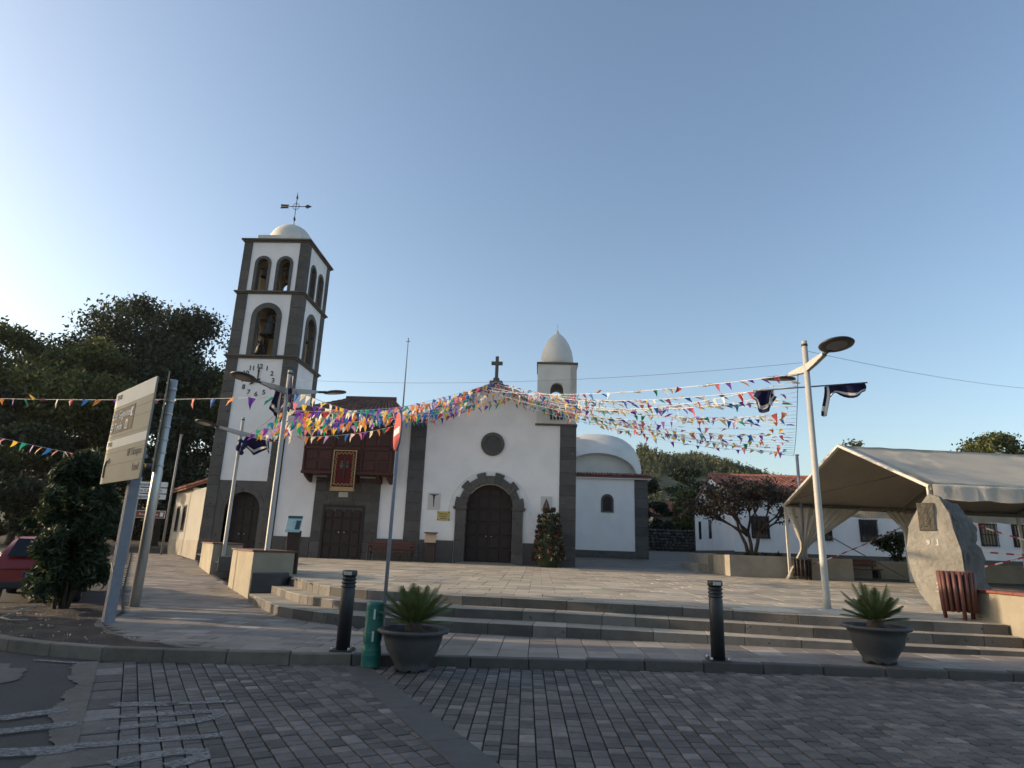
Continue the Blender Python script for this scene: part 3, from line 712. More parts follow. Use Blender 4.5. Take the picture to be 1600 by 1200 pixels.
def panelled_door(parent, name, x0, x1, z0, z1, y, m, arch=None, cols=2, rows=4):
    """two leaves with raised panels; y is the outer face; arch=(cx, r, spring)"""
    bm = B(); mid = (x0 + x1) / 2
    if arch:
        cx, r_, zs = arch; ap = arch_pts(cx, r_, zs, 20); prism(bm, [(x0, z0), (x1, z0)] + ap, y + .02, y + .1)
    else: box(bm, x0, x1, y + .02, y + .1, z0, z1)
    d = link(name, mesh_from(bm), m, parent)
    def top_at(x):
        if not arch: return z1
        cx, r_, zs = arch; return zs + math.sqrt(max(0, r_ * r_ - (x - cx) ** 2))
    for lx0, lx1 in ((x0, mid), (mid, x1)):
        w = (lx1 - lx0) / cols
        for c in range(cols):
            px0, px1 = lx0 + c * w + .05, lx0 + (c + 1) * w - .05
            zt = min(top_at(px0), top_at(px1)) - .08; zz = z0 + .08; hgt = (z1 - z0) / rows
            for k in range(rows + 2):
                a, b_ = zz + .04, min(zz + hgt - .05, zt); zz += hgt
                if b_ - a < .15: break
                bm = B(); box(bm, px0, px1, y - .012, y + .03, a, b_); bevel(bm, .02); link('door_panel', mesh_from(bm), m, d)
    for s in (-1, 1):
        bm = B(); lathe(bm, [(.012, 0), (.035, .01), (.03, .045), (.0, .06)], 10, cap=False)
        me = mesh_from(bm); me.transform(Matrix.Translation((mid + s * .13, y - .01, z0 + 1.25)) @ Matrix.Rotation(R(90), 4, 'X')); link('door_knob', me, M['steel'], d)
    return d
def block_column(parent, x0, x1, y0, y1, z0, z1, m, seed, hmin=.38, hmax=.62, proud=0.0, name='stone_block'):
    rg = random.Random(seed); z = z0
    while z < z1 - .01:
        h = rg.uniform(hmin, hmax)
        if z1 - (z + h) < .2: h = z1 - z
        p = rg.uniform(0, .008)
        link(name, bbox(x0 - p * .5, x1 + p * .5, y0 - p, y1 + p, z + .004, z + h - .004, .007), m, parent); z += h

# ------------------------------------------------------------------ bell tower
TX0, TX1, TY0, TY1 = -16.02, -12.53, 30.0, 33.49; ZB = 0.62
tower = empty('bell_tower', (-14.28, 31.7, .9), label='tall white bell tower with dark stone corners, clock and small dome', cat='tower')
T4 = [None, Matrix.Translation((17.47, 46.02, 0)) @ Matrix.Rotation(R(90), 4, 'Z'), Matrix.Translation((-28.55, 63.49, 0)) @ Matrix.Rotation(R(180), 4, 'Z'),
      Matrix.Translation((-46.02, 17.47, 0)) @ Matrix.Rotation(R(-90), 4, 'Z')]
# masonry base with arched door
bm = B(); arch_wall(bm, -15.44, -13.10, ZB, 4.36, [(-14.13, .84, ZB, 2.98)], 30.02, 30.5); link('stone_base', mesh_from(bm), M['basalt'], tower)
bm = B(); arch_frame(bm, -14.13, .84, 1.06, ZB, 2.98, 29.99, 30.3); link('door_surround', mesh_from(bm), M['basalt'], tower)
panelled_door(tower, 'tower_door', -14.97, -13.29, ZB, 3.8, 30.3, M['wood'], (-14.13, .84, 2.98))
link('plaster_shaft', bbox(-15.5, -13.04, 30.035, 30.6, 4.362, 10.5), M['plaster'], tower)
link('plaster_shaft', bbox(-13.0, -12.565, 30.5, 33.0, ZB, 10.5), M['plaster'], tower)
link('plaster_shaft', bbox(-15.985, -15.5, 30.5, 33.45, ZB, 10.5), M['plaster'], tower)
link('plaster_shaft', bbox(-15.4, -13.0, 33.0, 33.45, ZB, 10.5), M['plaster'], tower)
for k, (x0, y0) in enumerate(((TX0, TY0), (TX1 - .58, TY0), (TX1 - .58, TY1 - .58), (TX0, TY1 - .58))):
    for j, (za, zb) in enumerate(((ZB, 10.5), (10.662, 14.0), (14.152, 16.95))):
        w = .58 if j < 2 else .46
        xx = x0 if k in (0, 3) else TX1 - w; yy = y0 if k < 2 else TY1 - w
        block_column(tower, xx, xx + w, yy, yy + w, za, zb, M['basalt'], 50 + k * 5 + j)
for za, zb, o_ in ((10.5, 10.58, .06), (10.58, 10.66, .13), (14.0, 14.07, .06), (14.07, 14.15, .13), (16.95, 17.03, .06), (17.03, 17.12, .14)):
    link('cornice', bbox(TX0 - o_, TX1 + o_, TY0 - o_, TY1 + o_, za, zb, .01), M['cornice'], tower)
for k, T in enumerate(T4):
    A1 = [(-14.275, .56, 10.662, 12.72)]; A2 = [(-14.86, .31, 14.152, 15.72), (-13.69, .31, 14.152, 15.72)]
    bm = B(); arch_wall(bm, -15.44, -13.11, 10.662, 14.0, A1, 30.03, 30.36, T); arch_wall(bm, -15.56, -12.99, 14.152, 16.95, A2, 30.03, 30.36, T)
    link('belfry_wall', mesh_from(bm), M['plaster'], tower)
    bm = B(); arch_wall(bm, -15.44, -13.11, 10.662, 14.0, A1, 30.362, 30.42, T); arch_wall(bm, -15.56, -12.99, 14.152, 16.95, A2, 30.362, 30.42, T)
    link('inner_wall', mesh_from(bm), M['innerpl'], tower)
    bm = B(); arch_frame(bm, -14.275, .53, .80, 10.664, 12.72, 30.0, 30.34, T); link('arch_surround', mesh_from(bm), M['basalt'], tower)
    for cx in (-14.86, -13.69):
        bm = B(); arch_frame(bm, cx, .285, .445, 14.154, 15.72, 30.005, 30.34, T); link('arch_surround', mesh_from(bm), M['basalt'], tower)
link('parapet', bbox(-15.45, -13.05, 30.16, 33.2, 17.12, 17.47, .02), M['dome'], tower)
bm = B(); lathe(bm, [(1.22, 17.47), (1.21, 17.6)] + [(1.2 * math.cos(a), 17.6 + 1.2 * math.sin(a)) for a in [R(x) for x in range(5, 86, 8)]] + [(.10, 18.83), (.07, 18.98), (.03, 19.06)], 32, (-14.28, 31.72, 0)); link('dome', mesh_from(bm), M['dome'], tower)
# weather vane with cross
bm = B(); cx, cy = -14.28, 31.72
tube(bm, [(cx, cy, 18.95), (cx, cy, 20.6)], .022, 6)
lathe(bm, [(.0, 20.45), (.07, 20.62), (.03, 20.75), (.0, 21.05)], 8, (cx, cy, 0), cap=False); lathe(bm, [(.0, 19.1), (.08, 19.25), (.03, 19.42), (.0, 19.5)], 8, (cx, cy, 0), cap=False)
tube(bm, [(cx - .85, cy, 20.08), (cx + .85, cy, 20.08)], .022, 6)
tube(bm, [(cx + .19 * math.cos(a), cy, 20.08 + .19 * math.sin(a)) for a in [6.2832 * i / 20 for i in range(21)]], .016, 6, cap=False)
prism(bm, [(cx + .5, 20.08), (cx + .66, 20.21), (cx + .92, 20.08), (cx + .66, 19.95)], cy - .01, cy + .01)
for s in (-1, 1): prism(bm, [(cx - .88, 20.08 + s * .03), (cx - .46, 20.08 + s * .03), (cx - .40, 20.08 + s * .11), (cx - .88, 20.08 + s * .13)][::s], cy - .01, cy + .01)
bmesh.ops.recalc_face_normals(bm, faces=bm.faces)
link('weather_vane', mesh_from(bm), M['iron'], tower)
# clock
for h in range(1, 13):
    a = R(90 - 30 * h); put_text('numeral', str(h), .34, M['signblack'], tower, (-14.27 + .78 * math.cos(a), 30.028, 9.36 + .72 * math.sin(a)), (1, 0, 0), (0, 0, 1), .006, 'CENTER', 1.0, .007)
def hand(ang, l, w):
    bm = B(); prism(bm, [(-w, -.14), (w, -.14), (w * 1.2, l * .55), (w * 1.9, l * .62), (0, l), (-w * 1.9, l * .62), (-w * 1.2, l * .55)], 29.985, 29.998); me = mesh_from(bm)
    me.transform(Matrix.Translation((-14.27, 0, 9.36)) @ Matrix.Rotation(ang, 4, 'Y')); link('clock_hand', me, M['signblack'], tower)
hand(0, .74, .03); hand(R(240), .48, .035)
bm = B(); lathe(bm, [(.09, 0), (.09, .03), (.04, .05)], 12); me = mesh_from(bm); me.transform(Matrix.Translation((-14.27, 30.0, 9.36)) @ Matrix.Rotation(R(90), 4, 'X')); link('clock_boss', me, M['signblack'], tower)

def bell(loc, s, label, rz=0.0):
    b = empty('church_bell', loc, rz, label, 'bell', 'bells in the tower arches')
    bm = B(); lathe(bm, [(0, 0), (.16, -.01), (.24, -.06), (.27, -.2), (.30, -.42), (.36, -.58), (.46, -.70), (.47, -.74), (.42, -.74), (.36, -.66), (.24, -.3), (.2, -.1)], 24, cap=False)
    me = mesh_from(bm); me.transform(Matrix.Scale(s, 4)); link('bell_body', me, M['bronze'], b, local=True)
    bm = B(); box(bm, -.55, .55, -.06, .06, .08, .2); box(bm, -.14, .14, -.08, .08, -.02, .34); box(bm, -.07, .07, -.06, .06, .34, .5); bevel(bm, .02)
    me = mesh_from(bm); me.transform(Matrix.Scale(s, 4)); link('yoke', me, M['iron'], b, local=True)
    bm = B(); tube(bm, [(0, 0, -.1), (0, 0, -.7), (.0, 0, -.86)], [.02, .025, .05], 8); me = mesh_from(bm); me.transform(Matrix.Scale(s, 4)); link('clapper', me, M['iron'], b, local=True)
    return b
bell((-14.27, 30.55, 12.62), 1.0, 'large dark bell in the wide front arch above the clock')
bell((-15.2, 31.75, 11.75), .72, 'bell seen low behind the left edge of the wide front arch', R(90))
bell((-13.0, 31.72, 12.6), .85, 'bell hanging in the right side arch of the tower middle storey', R(90))
bell((-14.86, 30.5, 15.55), .55, 'small bell in the top left front arch of the tower')
bell((-13.69, 30.55, 15.5), .5, 'small bell in the top right front arch of the tower')

# ------------------------------------------------------------------ church
ch = empty('church', (-2.3, 31, .88), label='white church with gable front, round-arched stone portal and side chapel', cat='church')
# annex between tower and main front, with stone portal and timber balcony
link('annex_wall', bbox(-12.5, -6.3, 30.06, 36, .7, 7.6), M['plaster'], ch)
link('annex_plinth', bbox(-12.5, -10.74, 30.0, 30.3, .7, 1.83, .006), M['basaltl'], ch)
link('annex_plinth', bbox(-7.56, -6.36, 30.0, 30.3, .7, 1.88, .006), M['basaltl'], ch)
rg = random.Random(9); z = .7
while z < 4.62:
    h = .47; z1 = min(z + h, 4.63); cuts = [-10.72, -10.22] if z < 3.25 else [-10.72]
    spans = [(-10.72, -10.24), (-8.24, -7.58)] if z1 < 3.35 else [(-10.72, -7.58)]
    for a, b_ in spans:
        x = a
        while x < b_ - .01:
            w = rg.uniform(.5, .95); w = b_ - x if b_ - x - w < .3 else w
            link('stone_block', bbox(x + .003, x + w - .003, 30.0 - rg.uniform(0, .006), 30.3, z + .003, z1 - .003, .005), M['basaltl'], ch); x += w
    z = z1
bm = B(); box(bm, -10.24, -10.12, 29.97, 30.2, .7, 3.36); box(bm, -8.36, -8.24, 29.97, 30.2, .7, 3.36); box(bm, -10.12, -8.36, 29.97, 30.2, 3.24, 3.36); link('door_frame', mesh_from(bm), M['wood'], ch)
panelled_door(ch, 'annex_door', -10.12, -8.36, .85, 3.24, 30.0, M['wood'], None, 2, 4)
link('year_plate', bbox(-9.55, -9.1, 29.96, 30.0, 3.72, 3.96, .006), M['ceramic'], ch)
# balcony
bal = link('balcony', bbox(-11.12, -6.99, 29.16, 30.05, 4.74, 7.35), M['balc'], ch)
for cbx in range(3):
    for row_, (za, zb) in enumerate(((4.86, 5.83), (6.0, 7.28))):
        for q in range(2):
            for r_ in range(2):
                bx0 = -11.06 + cbx * 1.36 + q * .655 + .06; bx1 = bx0 + .54; hz = (zb - za) / 2; z0 = za + r_ * hz + .05; z1 = za + (r_ + 1) * hz - .05
                bm = B(); box(bm, bx0, bx1, 29.13, 29.17, z0, z1); bevel(bm, .018); link('wood_panel', mesh_from(bm), M['balcd'], bal)
for za, zb, p in ((4.72, 4.84, .07), (5.87, 5.97, .05), (7.26, 7.36, .06)):
    link('balcony_rail', bbox(-11.12 - p, -6.99 + p, 29.16 - p, 30.0, za, zb, .01), M['balc'], bal)
for x in (-11.12, -9.74, -8.38, -7.02): link('balcony_post', bbox(x - .04, x + .05, 29.11, 29.2, 4.84, 7.26, .008), M['balc'], bal)
for x in (-11.0, -9.9, -8.7, -7.6, -7.1):
    bm = B(); prism(bm, [(29.1, 4.74), (30.05, 4.74), (30.05, 4.38), (29.75, 4.45), (29.3, 4.6)], -.07, .07, Matrix.Translation((x, 0, 0)) @ Matrix(((0, 1, 0, 0), (1, 0, 0, 0), (0, 0, 1, 0), (0, 0, 0, 1)))); bmesh.ops.recalc_face_normals(bm, faces=bm.faces)
    link('bracket', mesh_from(bm), M['balc'], bal)
tile_roof('annex_roof_tiles', (-12.45, 28.75, 7.42), (-6.2, 28.75, 7.42), (-10.4, 32.6, 9.1), (-7.9, 32.6, 9.1), M['tiled'], ch)
link('roof_ridge', tubem([(-10.5, 32.6, 9.14), (-7.8, 32.6, 9.14)], .13, 8), M['tiled'], ch)
# main front
GAB = [(-6.33, 7.55), (-5.58, 7.80), (-3.95, 8.72), (-2.3, 9.40), (-0.62, 8.72), (1.66, 7.5)]
bm = B(); arch_wall(bm, -6.3, 1.63, .7, 7.5, [(-2.36, 1.12, .7, 3.43)], 30.04, 30.5); link('front_wall', mesh_from(bm), M['plaster'], ch)
bm = B(); prism(bm, [(-6.3, 7.5)] + [(1.63, 7.5)] + GAB[::-1][1:-1] + [(-6.3, 7.56)], 30.04, 30.5); link('gable_wall', mesh_from(bm), M['plaster'], ch)
link('nave_wall', bbox(-6.2, -6.0, 30.5, 52, .7, 7.5), M['plaster'], ch); link('nave_wall', bbox(1.4, 1.6, 30.5, 52, .9, 7.5), M['plaster'], ch); link('nave_wall', bbox(-6.0, 1.4, 51.8, 52, .9, 7.5), M['plaster'], ch)
block_column(ch, -6.33, -5.57, 30.0, 30.45, .7, 7.62, M['basaltl'], 71, .42, .66)
block_column(ch, .89, 1.665, 30.0, 30.9, .7, 7.44, M['basaltl'], 72, .42, .66)
for a, b_ in ((-5.565, -3.97), (-.76, .885)):
    n_ = 2
    for k in range(n_): link('plinth_block', bbox(a + (b_ - a) * k / n_ + .003, a + (b_ - a) * (k + 1) / n_ - .003, 30.0, 30.4, .7, 1.9, .006), M['basaltl'], ch)
# portal
for s in (-1, 1):
    x0, x1 = sorted((-2.36 + s * 1.09, -2.36 + s * 1.58))
    block_column(ch, x0, x1, 29.93, 30.4, .7, 3.33, M['basalt'], 80 + s, .55, .9, name='jamb_block')
    x0, x1 = sorted((-2.36 + s * 1.05, -2.36 + s * 1.70)); bm = B(); box(bm, x0 + .04, x1 - .04, 29.9, 30.4, 3.335, 3.40); box(bm, x0, x1, 29.86, 30.4, 3.40, 3.47); link('capital', mesh_from(bm), M['basalt'], ch)
for k in range(11):
    a0, a1 = math.pi * k / 11 + .004, math.pi * (k + 1) / 11 - .004; ro = 1.63 if k % 2 == 0 else 1.46
    pi_ = [(-2.36 + 1.09 * math.cos(a0 + (a1 - a0) * i / 4), 3.475 + 1.09 * math.sin(a0 + (a1 - a0) * i / 4)) for i in range(5)]
    po = [(-2.36 + ro * math.cos(a0 + (a1 - a0) * i / 4), 3.475 + ro * math.sin(a0 + (a1 - a0) * i / 4)) for i in range(5)]
    bm = B(); prism(bm, pi_ + po[::-1], 29.93, 30.4); bmesh.ops.recalc_face_normals(bm, faces=bm.faces); link('voussoir', mesh_from(bm), M['basalt'], ch)
bm = B(); tube(bm, [(-2.36 + 1.93 * math.cos(a), 30.04, 3.2 + 1.95 * math.sin(a)) for a in [math.pi * i / 40 for i in range(41)]], .022, 6); link('plaster_moulding', mesh_from(bm), M['plaster'], ch)
panelled_door(ch, 'portal_door', -3.46, -1.26, .9, 4.5, 30.3, M['wood'], (-2.36, 1.1, 3.43), 2, 6)
bm = B(); prism(bm, [(-3.4, .7), (-1.32, .7), (-1.32, .99), (-3.4, .99)], 29.95, 30.3); link('threshold', mesh_from(bm), M['slab'], ch)
bm = B(); v = [(-3.45, 30.0, .985), (-1.27, 30.0, .985), (-.75, 29.0, .9), (-3.97, 29.0, .9), (-3.45, 30.0, .8), (-1.27, 30.0, .8), (-.75, 29.0, .8), (-3.97, 29.0, .8)]
vv = [bm.verts.new(p) for p in v]
for q in ((3, 2, 1, 0), (3, 7, 6, 2), (2, 6, 5, 1), (0, 4, 7, 3)): bm.faces.new([vv[i] for i in q])
bmesh.ops.recalc_face_normals(bm, faces=bm.faces); link('door_ramp', mesh_from(bm), M['slab'], ch)
# round window
def ring(bm, cx, cz, ri, ro, y0, y1, n=36):
    for k in range(n):
        a, b_ = 6.28319 * k / n, 6.28319 * (k + 1) / n
        prism(bm, [(cx + ri * math.cos(a), cz + ri * math.sin(a)), (cx + ro * math.cos(a), cz + ro * math.sin(a)), (cx + ro * math.cos(b_), cz + ro * math.sin(b_)), (cx + ri * math.cos(b_), cz + ri * math.sin(b_))], y0, y1)
    bmesh.ops.remove_doubles(bm, verts=bm.verts, dist=1e-4); bmesh.ops.recalc_face_normals(bm, faces=bm.faces)
bm = B(); ring(bm, -2.33, 6.46, .40, .565, 29.97, 30.2); ring(bm, -2.33, 6.46, .30, .40, 30.02, 30.2); rw = link('round_window', mesh_from(bm), M['basalt'], ch)
bm = B(); ring(bm, -2.33, 6.46, .0, .31, 30.01, 30.05); link('window_disc', mesh_from(bm), M['block'], rw)
# roof edges, cross
for (xa, za), (xb, zb) in zip(GAB[:3], GAB[1:4]):
    tile_roof('nave_roof_tiles', (xa - .12 if xa < -6 else xa, 29.85, za + .03), (xa - .12 if xa < -6 else xa, 52, za + .03), (xb, 29.85, zb + .03), (xb, 52, zb + .03), M['tiled'], ch, col=.26, row=.5)
for (xa, za), (xb, zb) in zip(GAB[::-1][:2], GAB[::-1][1:3]):
    tile_roof('nave_roof_tiles', (xa, 29.85 if xb < -.5 and xa < -.3 else 32.1, za + .03), (xa, 52, za + .03), (xb, 29.85 if xb < -.5 and xa < -.3 else 32.1, zb + .03), (xb, 52, zb + .03), M['tiled'], ch, col=.26, row=.5)
bm = B(); box(bm, -2.62, -1.98, 29.95, 30.45, 9.35, 9.62); box(bm, -2.45, -2.15, 30.02, 30.4, 9.62, 9.78); bevel(bm, .03); link('cross_pedestal', mesh_from(bm), M['cornice'], ch)
bm = B(); prism(bm, [(-2.38, 9.78), (-2.22, 9.78), (-2.22, 10.48), (-2.02, 10.48), (-2.02, 10.65), (-2.22, 10.65), (-2.22, 10.92), (-2.38, 10.92), (-2.38, 10.65), (-2.58, 10.65), (-2.58, 10.48), (-2.38, 10.48)], 30.14, 30.28); bmesh.ops.recalc_face_normals(bm, faces=bm.faces); bevel(bm, .012); link('stone_cross', mesh_from(bm), M['cornice'], ch)
# corner belfry with egg dome
bx0, bx1 = -.26, 1.66
link('belfry_cornice', bbox(bx0 - .06, bx1 + .05, 29.96, 31.98, 7.44, 7.53, .01), M['cornice'], ch)
for k, T in enumerate((None, Matrix.Translation((.7, 30.96, 0)) @ Matrix.Rotation(R(90), 4, 'Z') @ Matrix.Translation((-.7, -30.96, 0)), Matrix.Translation((.7, 30.96, 0)) @ Matrix.Rotation(R(180), 4, 'Z') @ Matrix.Translation((-.7, -30.96, 0)), Matrix.Translation((.7, 30.96, 0)) @ Matrix.Rotation(R(-90), 4, 'Z') @ Matrix.Translation((-.7, -30.96, 0)))):
    bm = B(); arch_wall(bm, bx0, bx1 - .3 * (k % 2), 8.3, 10.52, [(.7, .32, 8.75, 9.26)], 30.0, 30.3, T); link('small_belfry_wall', mesh_from(bm), M['dome'], ch)
link('small_belfry_base', bbox(bx0, bx1, 30.0, 31.92, 7.53, 8.298), M['dome'], ch)
wf = link('louvre_window', bbox(.33, 1.06, 29.98, 30.02, 7.68, 8.22, .008), M['whitecloth'], ch)
for k in range(4): link('louvre_slat', bbox(.39 + k * .165, .50 + k * .165, 29.965, 29.99, 7.73, 8.17), M['black'], wf)
link('belfry_cornice', bbox(bx0 - .05, bx1 + .06, 29.94, 31.98, 10.52, 10.62, .012), M['cornice'], ch)
eg = [(.82, 10.62), (.84, 10.8), (.82, 11.1), (.74, 11.5), (.6, 11.85), (.42, 12.15), (.22, 12.36), (.1, 12.45), (.09, 12.55), (.03, 12.6), (.015, 12.95)]
bm = B(); lathe(bm, eg, 32, (.7, 30.96, 0)); link('egg_dome', mesh_from(bm), M['dome'], ch)
# side chapel with vaulted roof
link('chapel_wall', bbox(1.62, 5.42, 37.03, 43, .9, 5.75), M['plaster'], ch)
block_column(ch, 5.42, 6.17, 37.0, 37.6, 1.0, 5.72, M['basalt'], 90, .42, .62)
link('chapel_wall', bbox(5.6, 6.13, 37.6, 43, .9, 5.72), M['plaster'], ch)
link('chapel_plinth', bbox(1.62, 5.41, 36.98, 37.2, .9, 1.72, .006), M['basalt'], ch)
bm = B(); box(bm, 1.6, 6.36, 36.82, 43.2, 5.752, 5.86); link('chapel_eave', mesh_from(bm), M['plaster'], ch)
tile_roof('chapel_eave_tiles', (1.6, 36.76, 5.88), (6.4, 36.76, 5.88), (1.6, 37.3, 6.06), (6.4, 37.3, 6.06), M['tile'], ch, .17, .3)
def ell(cx, a, b_, y, n=24, z0=6.0, e=1.0): return [(cx + a * math.copysign(abs(math.cos(math.pi * i / n)) ** e, math.cos(math.pi * i / n)), y, z0 + b_ * max(0, math.sin(math.pi * i / n)) ** e) for i in range(n + 1)]
bm = B(); l1 = [bm.verts.new(p) for p in ell(3.4, 2.12, 1.22, 37.75)]; l2 = [bm.verts.new(p) for p in ell(3.4, 2.2, 1.3, 37.33)]; l3 = [bm.verts.new(p) for p in ell(3.35, 2.74, 2.65, 38.6, 24, 6.0, .78)]; l4 = [bm.verts.new(p) for p in ell(3.35, 2.74, 2.65, 43, 24, 6.0, .78)]
bm.faces.new(l1)
for a, b_ in ((l1, l2), (l2, l3), (l3, l4)):
    for i in range(24):
        f = bm.faces.new((a[i], a[i + 1], b_[i + 1], b_[i])); f.smooth = a is not l1
for e in bm.edges:
    if any(v in l2 for v in e.verts) and all(v in l2 for v in e.verts): e.smooth = False
bm.faces.new(l4[::-1]); bmesh.ops.recalc_face_normals(bm, faces=bm.faces); link('chapel_vault', mesh_from(bm), M['dome'], ch)
link('vault_base', bbox(1.62, 6.1, 37.3, 43, 5.86, 6.02), M['dome'], ch)
bm = B(); arch_frame(bm, 3.86, .24, .36, 3.92, 4.52, 36.99, 37.1); box(bm, 3.5, 4.22, 36.98, 37.1, 3.84, 3.92); cw = link('chapel_window', mesh_from(bm), M['cornice'], ch)
bm = B(); prism(bm, [(3.62, 3.92), (4.1, 3.92)] + arch_pts(3.86, .24, 4.52, 12), 37.0, 37.02); link('pane', mesh_from(bm), M['wood'], cw)
# flagpole / lightning rod behind the annex
lr = empty('antenna_mast', (-7.5, 33, 8.6), label='thin pale mast rising above the tiled annex roof', cat='mast')
link('mast_pole', tubem([(-7.5, 33, 8.6), (-7.5, 33, 12.6)], [.045, .02], 8), M['polepaint'], lr)
bm = B(); tube(bm, [(-7.62, 33, 12.55), (-7.38, 33, 12.55)], .02, 6); tube(bm, [(-7.5, 33, 12.5), (-7.5, 33, 12.75)], .03, 6); link('finial', mesh_from(bm), M['polepaint'], lr)

# ------------------------------------------------------------------ houses
def barred_window(parent, x0, x1, y, z0, z1, T=None):
    w = link('window', bbox(x0, x1, y - .02, y + .1, z0, z1, 0, T), M['wood'], parent)
    link('pane', bbox(x0 + .07, x1 - .07, y - .03, y - .021, z0 + .07, z1 - .07, 0, T), M['glass'], w)
    n = max(3, int((x1 - x0) / .14))
    bm = B()
    for k in range(n + 1):
        x = x0 + .04 + (x1 - x0 - .08) * k / n; box(bm, x - .012, x + .012, y - .16, y - .136, z0 - .03, z1 + .03, T)
    for zz in (z0 + .03, (z0 + z1) / 2, z1 - .03): box(bm, x0 - .02, x1 + .02, y - .15, y - .145, zz - .015, zz + .015, T)
    for x in (x0 + .02, x1 - .02):
        for zz in (z0 + .03, z1 - .03): box(bm, x - .012, x + .012, y - .15, y, zz - .012, zz + .012, T)
    link('window_grille', mesh_from(bm), M['wood'], w)
lh = empty('long_house', (20, 38, 1.2), label='long low white house with red tiled roof behind the tent', cat='house')
link('house_wall', bbox(10.1, 42, 34.0, 42.5, .9, 4.8), M['plaster'], lh)
bm = B(); prism(bm, [(34.0, 4.8), (42.5, 4.8), (38.3, 6.2)], 0, .5, Matrix.Translation((10.1, 0, 0)) @ Matrix(((0, 1, 0, 0), (1, 0, 0, 0), (0, 0, 1, 0), (0, 0, 0, 1)))); bmesh.ops.recalc_face_normals(bm, faces=bm.faces); link('gable', mesh_from(bm), M['plaster'], lh)
link('house_plinth', bbox(10.08, 42, 33.97, 34.2, .9, 1.9), M['cornice'], lh)
link('house_plinth', bbox(10.07, 10.3, 34.2, 42.52, .9, 1.95), M['cornice'], lh)
tile_roof('roof_tiles', (10.0, 33.6, 4.74), (42, 33.6, 4.74), (10.0, 38.3, 6.25), (42, 38.3, 6.25), M['tile'], lh, .23, .42)
tile_roof('roof_tiles', (10.0, 42.9, 4.74), (42, 42.9, 4.74), (10.0, 38.3, 6.25), (42, 38.3, 6.25), M['tile'], lh, .23, .42)
link('roof_ridge', tubem([(10.0, 38.3, 6.3), (42, 38.3, 6.3)], .14, 8), M['tile'], lh)
for x0, x1 in ((10.95, 11.86), (14.07, 15.0), (16.42, 17.3), (19.4, 20.25), (22.4, 23.22), (24.0, 24.9), (26.6, 27.4)): barred_window(lh, x0, x1, 34.0, 2.6, 3.72)
TL = Matrix.Translation((10.1, 38, 0)) @ Matrix.Rotation(R(-90), 4, 'Z')
for yc in (41.2, 38.8):
    w = link('window', bbox(38 - yc - .3, 38 - yc + .3, -.02, .1, 2.62, 3.72, 0, TL), M['wood'], lh); link('pane', bbox(38 - yc - .24, 38 - yc + .24, -.03, -.021, 2.68, 3.66, 0, TL), M['glass'], w)

sh = empty('street_house', (-18, 33, .7), label='sunlit cream house with red tiled roof left of the tower', cat='house')
def wall_run(parent, name, a, b_, th, z0, z1, m):
    a, b_ = Vector(a), Vector(b_); d = (b_ - a); L = d.length
    T = Matrix.Translation((a.x, a.y, 0)) @ Matrix.Rotation(math.atan2(d.y, d.x), 4, 'Z')
    return link(name, bbox(0, L, -th, 0, z0, z1, 0, T), m, parent), T, L
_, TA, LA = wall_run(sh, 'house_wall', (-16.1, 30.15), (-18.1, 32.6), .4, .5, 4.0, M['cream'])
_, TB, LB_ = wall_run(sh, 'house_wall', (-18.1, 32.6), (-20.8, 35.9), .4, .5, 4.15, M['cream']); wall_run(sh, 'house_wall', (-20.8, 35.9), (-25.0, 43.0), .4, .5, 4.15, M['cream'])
for (a, b_) in (((-16.1, 30.15), (-18.1, 32.6)), ((-18.1, 32.6), (-20.8, 35.9)), ((-20.8, 35.9), (-25.0, 43.0))):
    a_, bb = Vector(a), Vector(b_); n = Vector((bb - a_).normalized()); n = Vector((-n.y, n.x)) * .02
    wall_run(sh, 'house_plinth', a_ + n, bb + n, .1, .4, 1.5, M['concd'])
for u in (1.3, 3.1):
    w = link('window', bbox(u - .4, u + .4, -.05, .03, 1.9, 3.3, 0, TB), M['wood'], sh); link('pane', bbox(u - .32, u + .32, .031, .036, 1.98, 3.22, 0, TB), M['glass'], w)
tile_roof('roof_tiles', (-18.35, 32.35, 4.12), (-21.1, 35.75, 4.12), (-15.6, 34.6, 5.7), (-18.0, 37.6, 5.7), M['tile'], sh, .23, .42)
link('house_wall', bbox(-16.9, -16.1, 33.6, 40, .5, 4.1), M['cream'], sh)

# unseen house added on the street's near side, sized to shade the road
nh = empty('shading_house', (-27, 4, 0), label='unseen two-storey white house with red tiled roof, added to shade the road', cat='house')
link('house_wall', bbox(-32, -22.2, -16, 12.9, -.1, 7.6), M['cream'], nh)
tile_roof('roof_tiles', (-21.7, -16.4, 7.55), (-21.7, 13.3, 7.55), (-27, -16.4, 9.4), (-27, 13.3, 9.4), M['tile'], nh, .5, .6)
tile_roof('roof_tiles', (-32.5, -16.4, 7.55), (-32.5, 13.3, 7.55), (-27, -16.4, 9.4), (-27, 13.3, 9.4), M['tile'], nh, .5, .6)
bm = B(); box(bm, -32, -22.2, -16, 12.9, 7.6, 7.62); prism(bm, [(-32, 7.62), (-22.2, 7.62), (-27, 9.35)], 12.7, 12.9); link('gable', mesh_from(bm), M['cream'], nh)
for k in range(6):
    for z in (1.0, 4.2):
        yc = -12 + k * 4.3; w = link('window', bbox(-22.22, -22.14, yc - .5, yc + .5, z, z + 1.5), M['wood'], nh); link('pane', bbox(-22.13, -22.125, yc - .42, yc + .42, z + .08, z + 1.42), M['glass'], w)

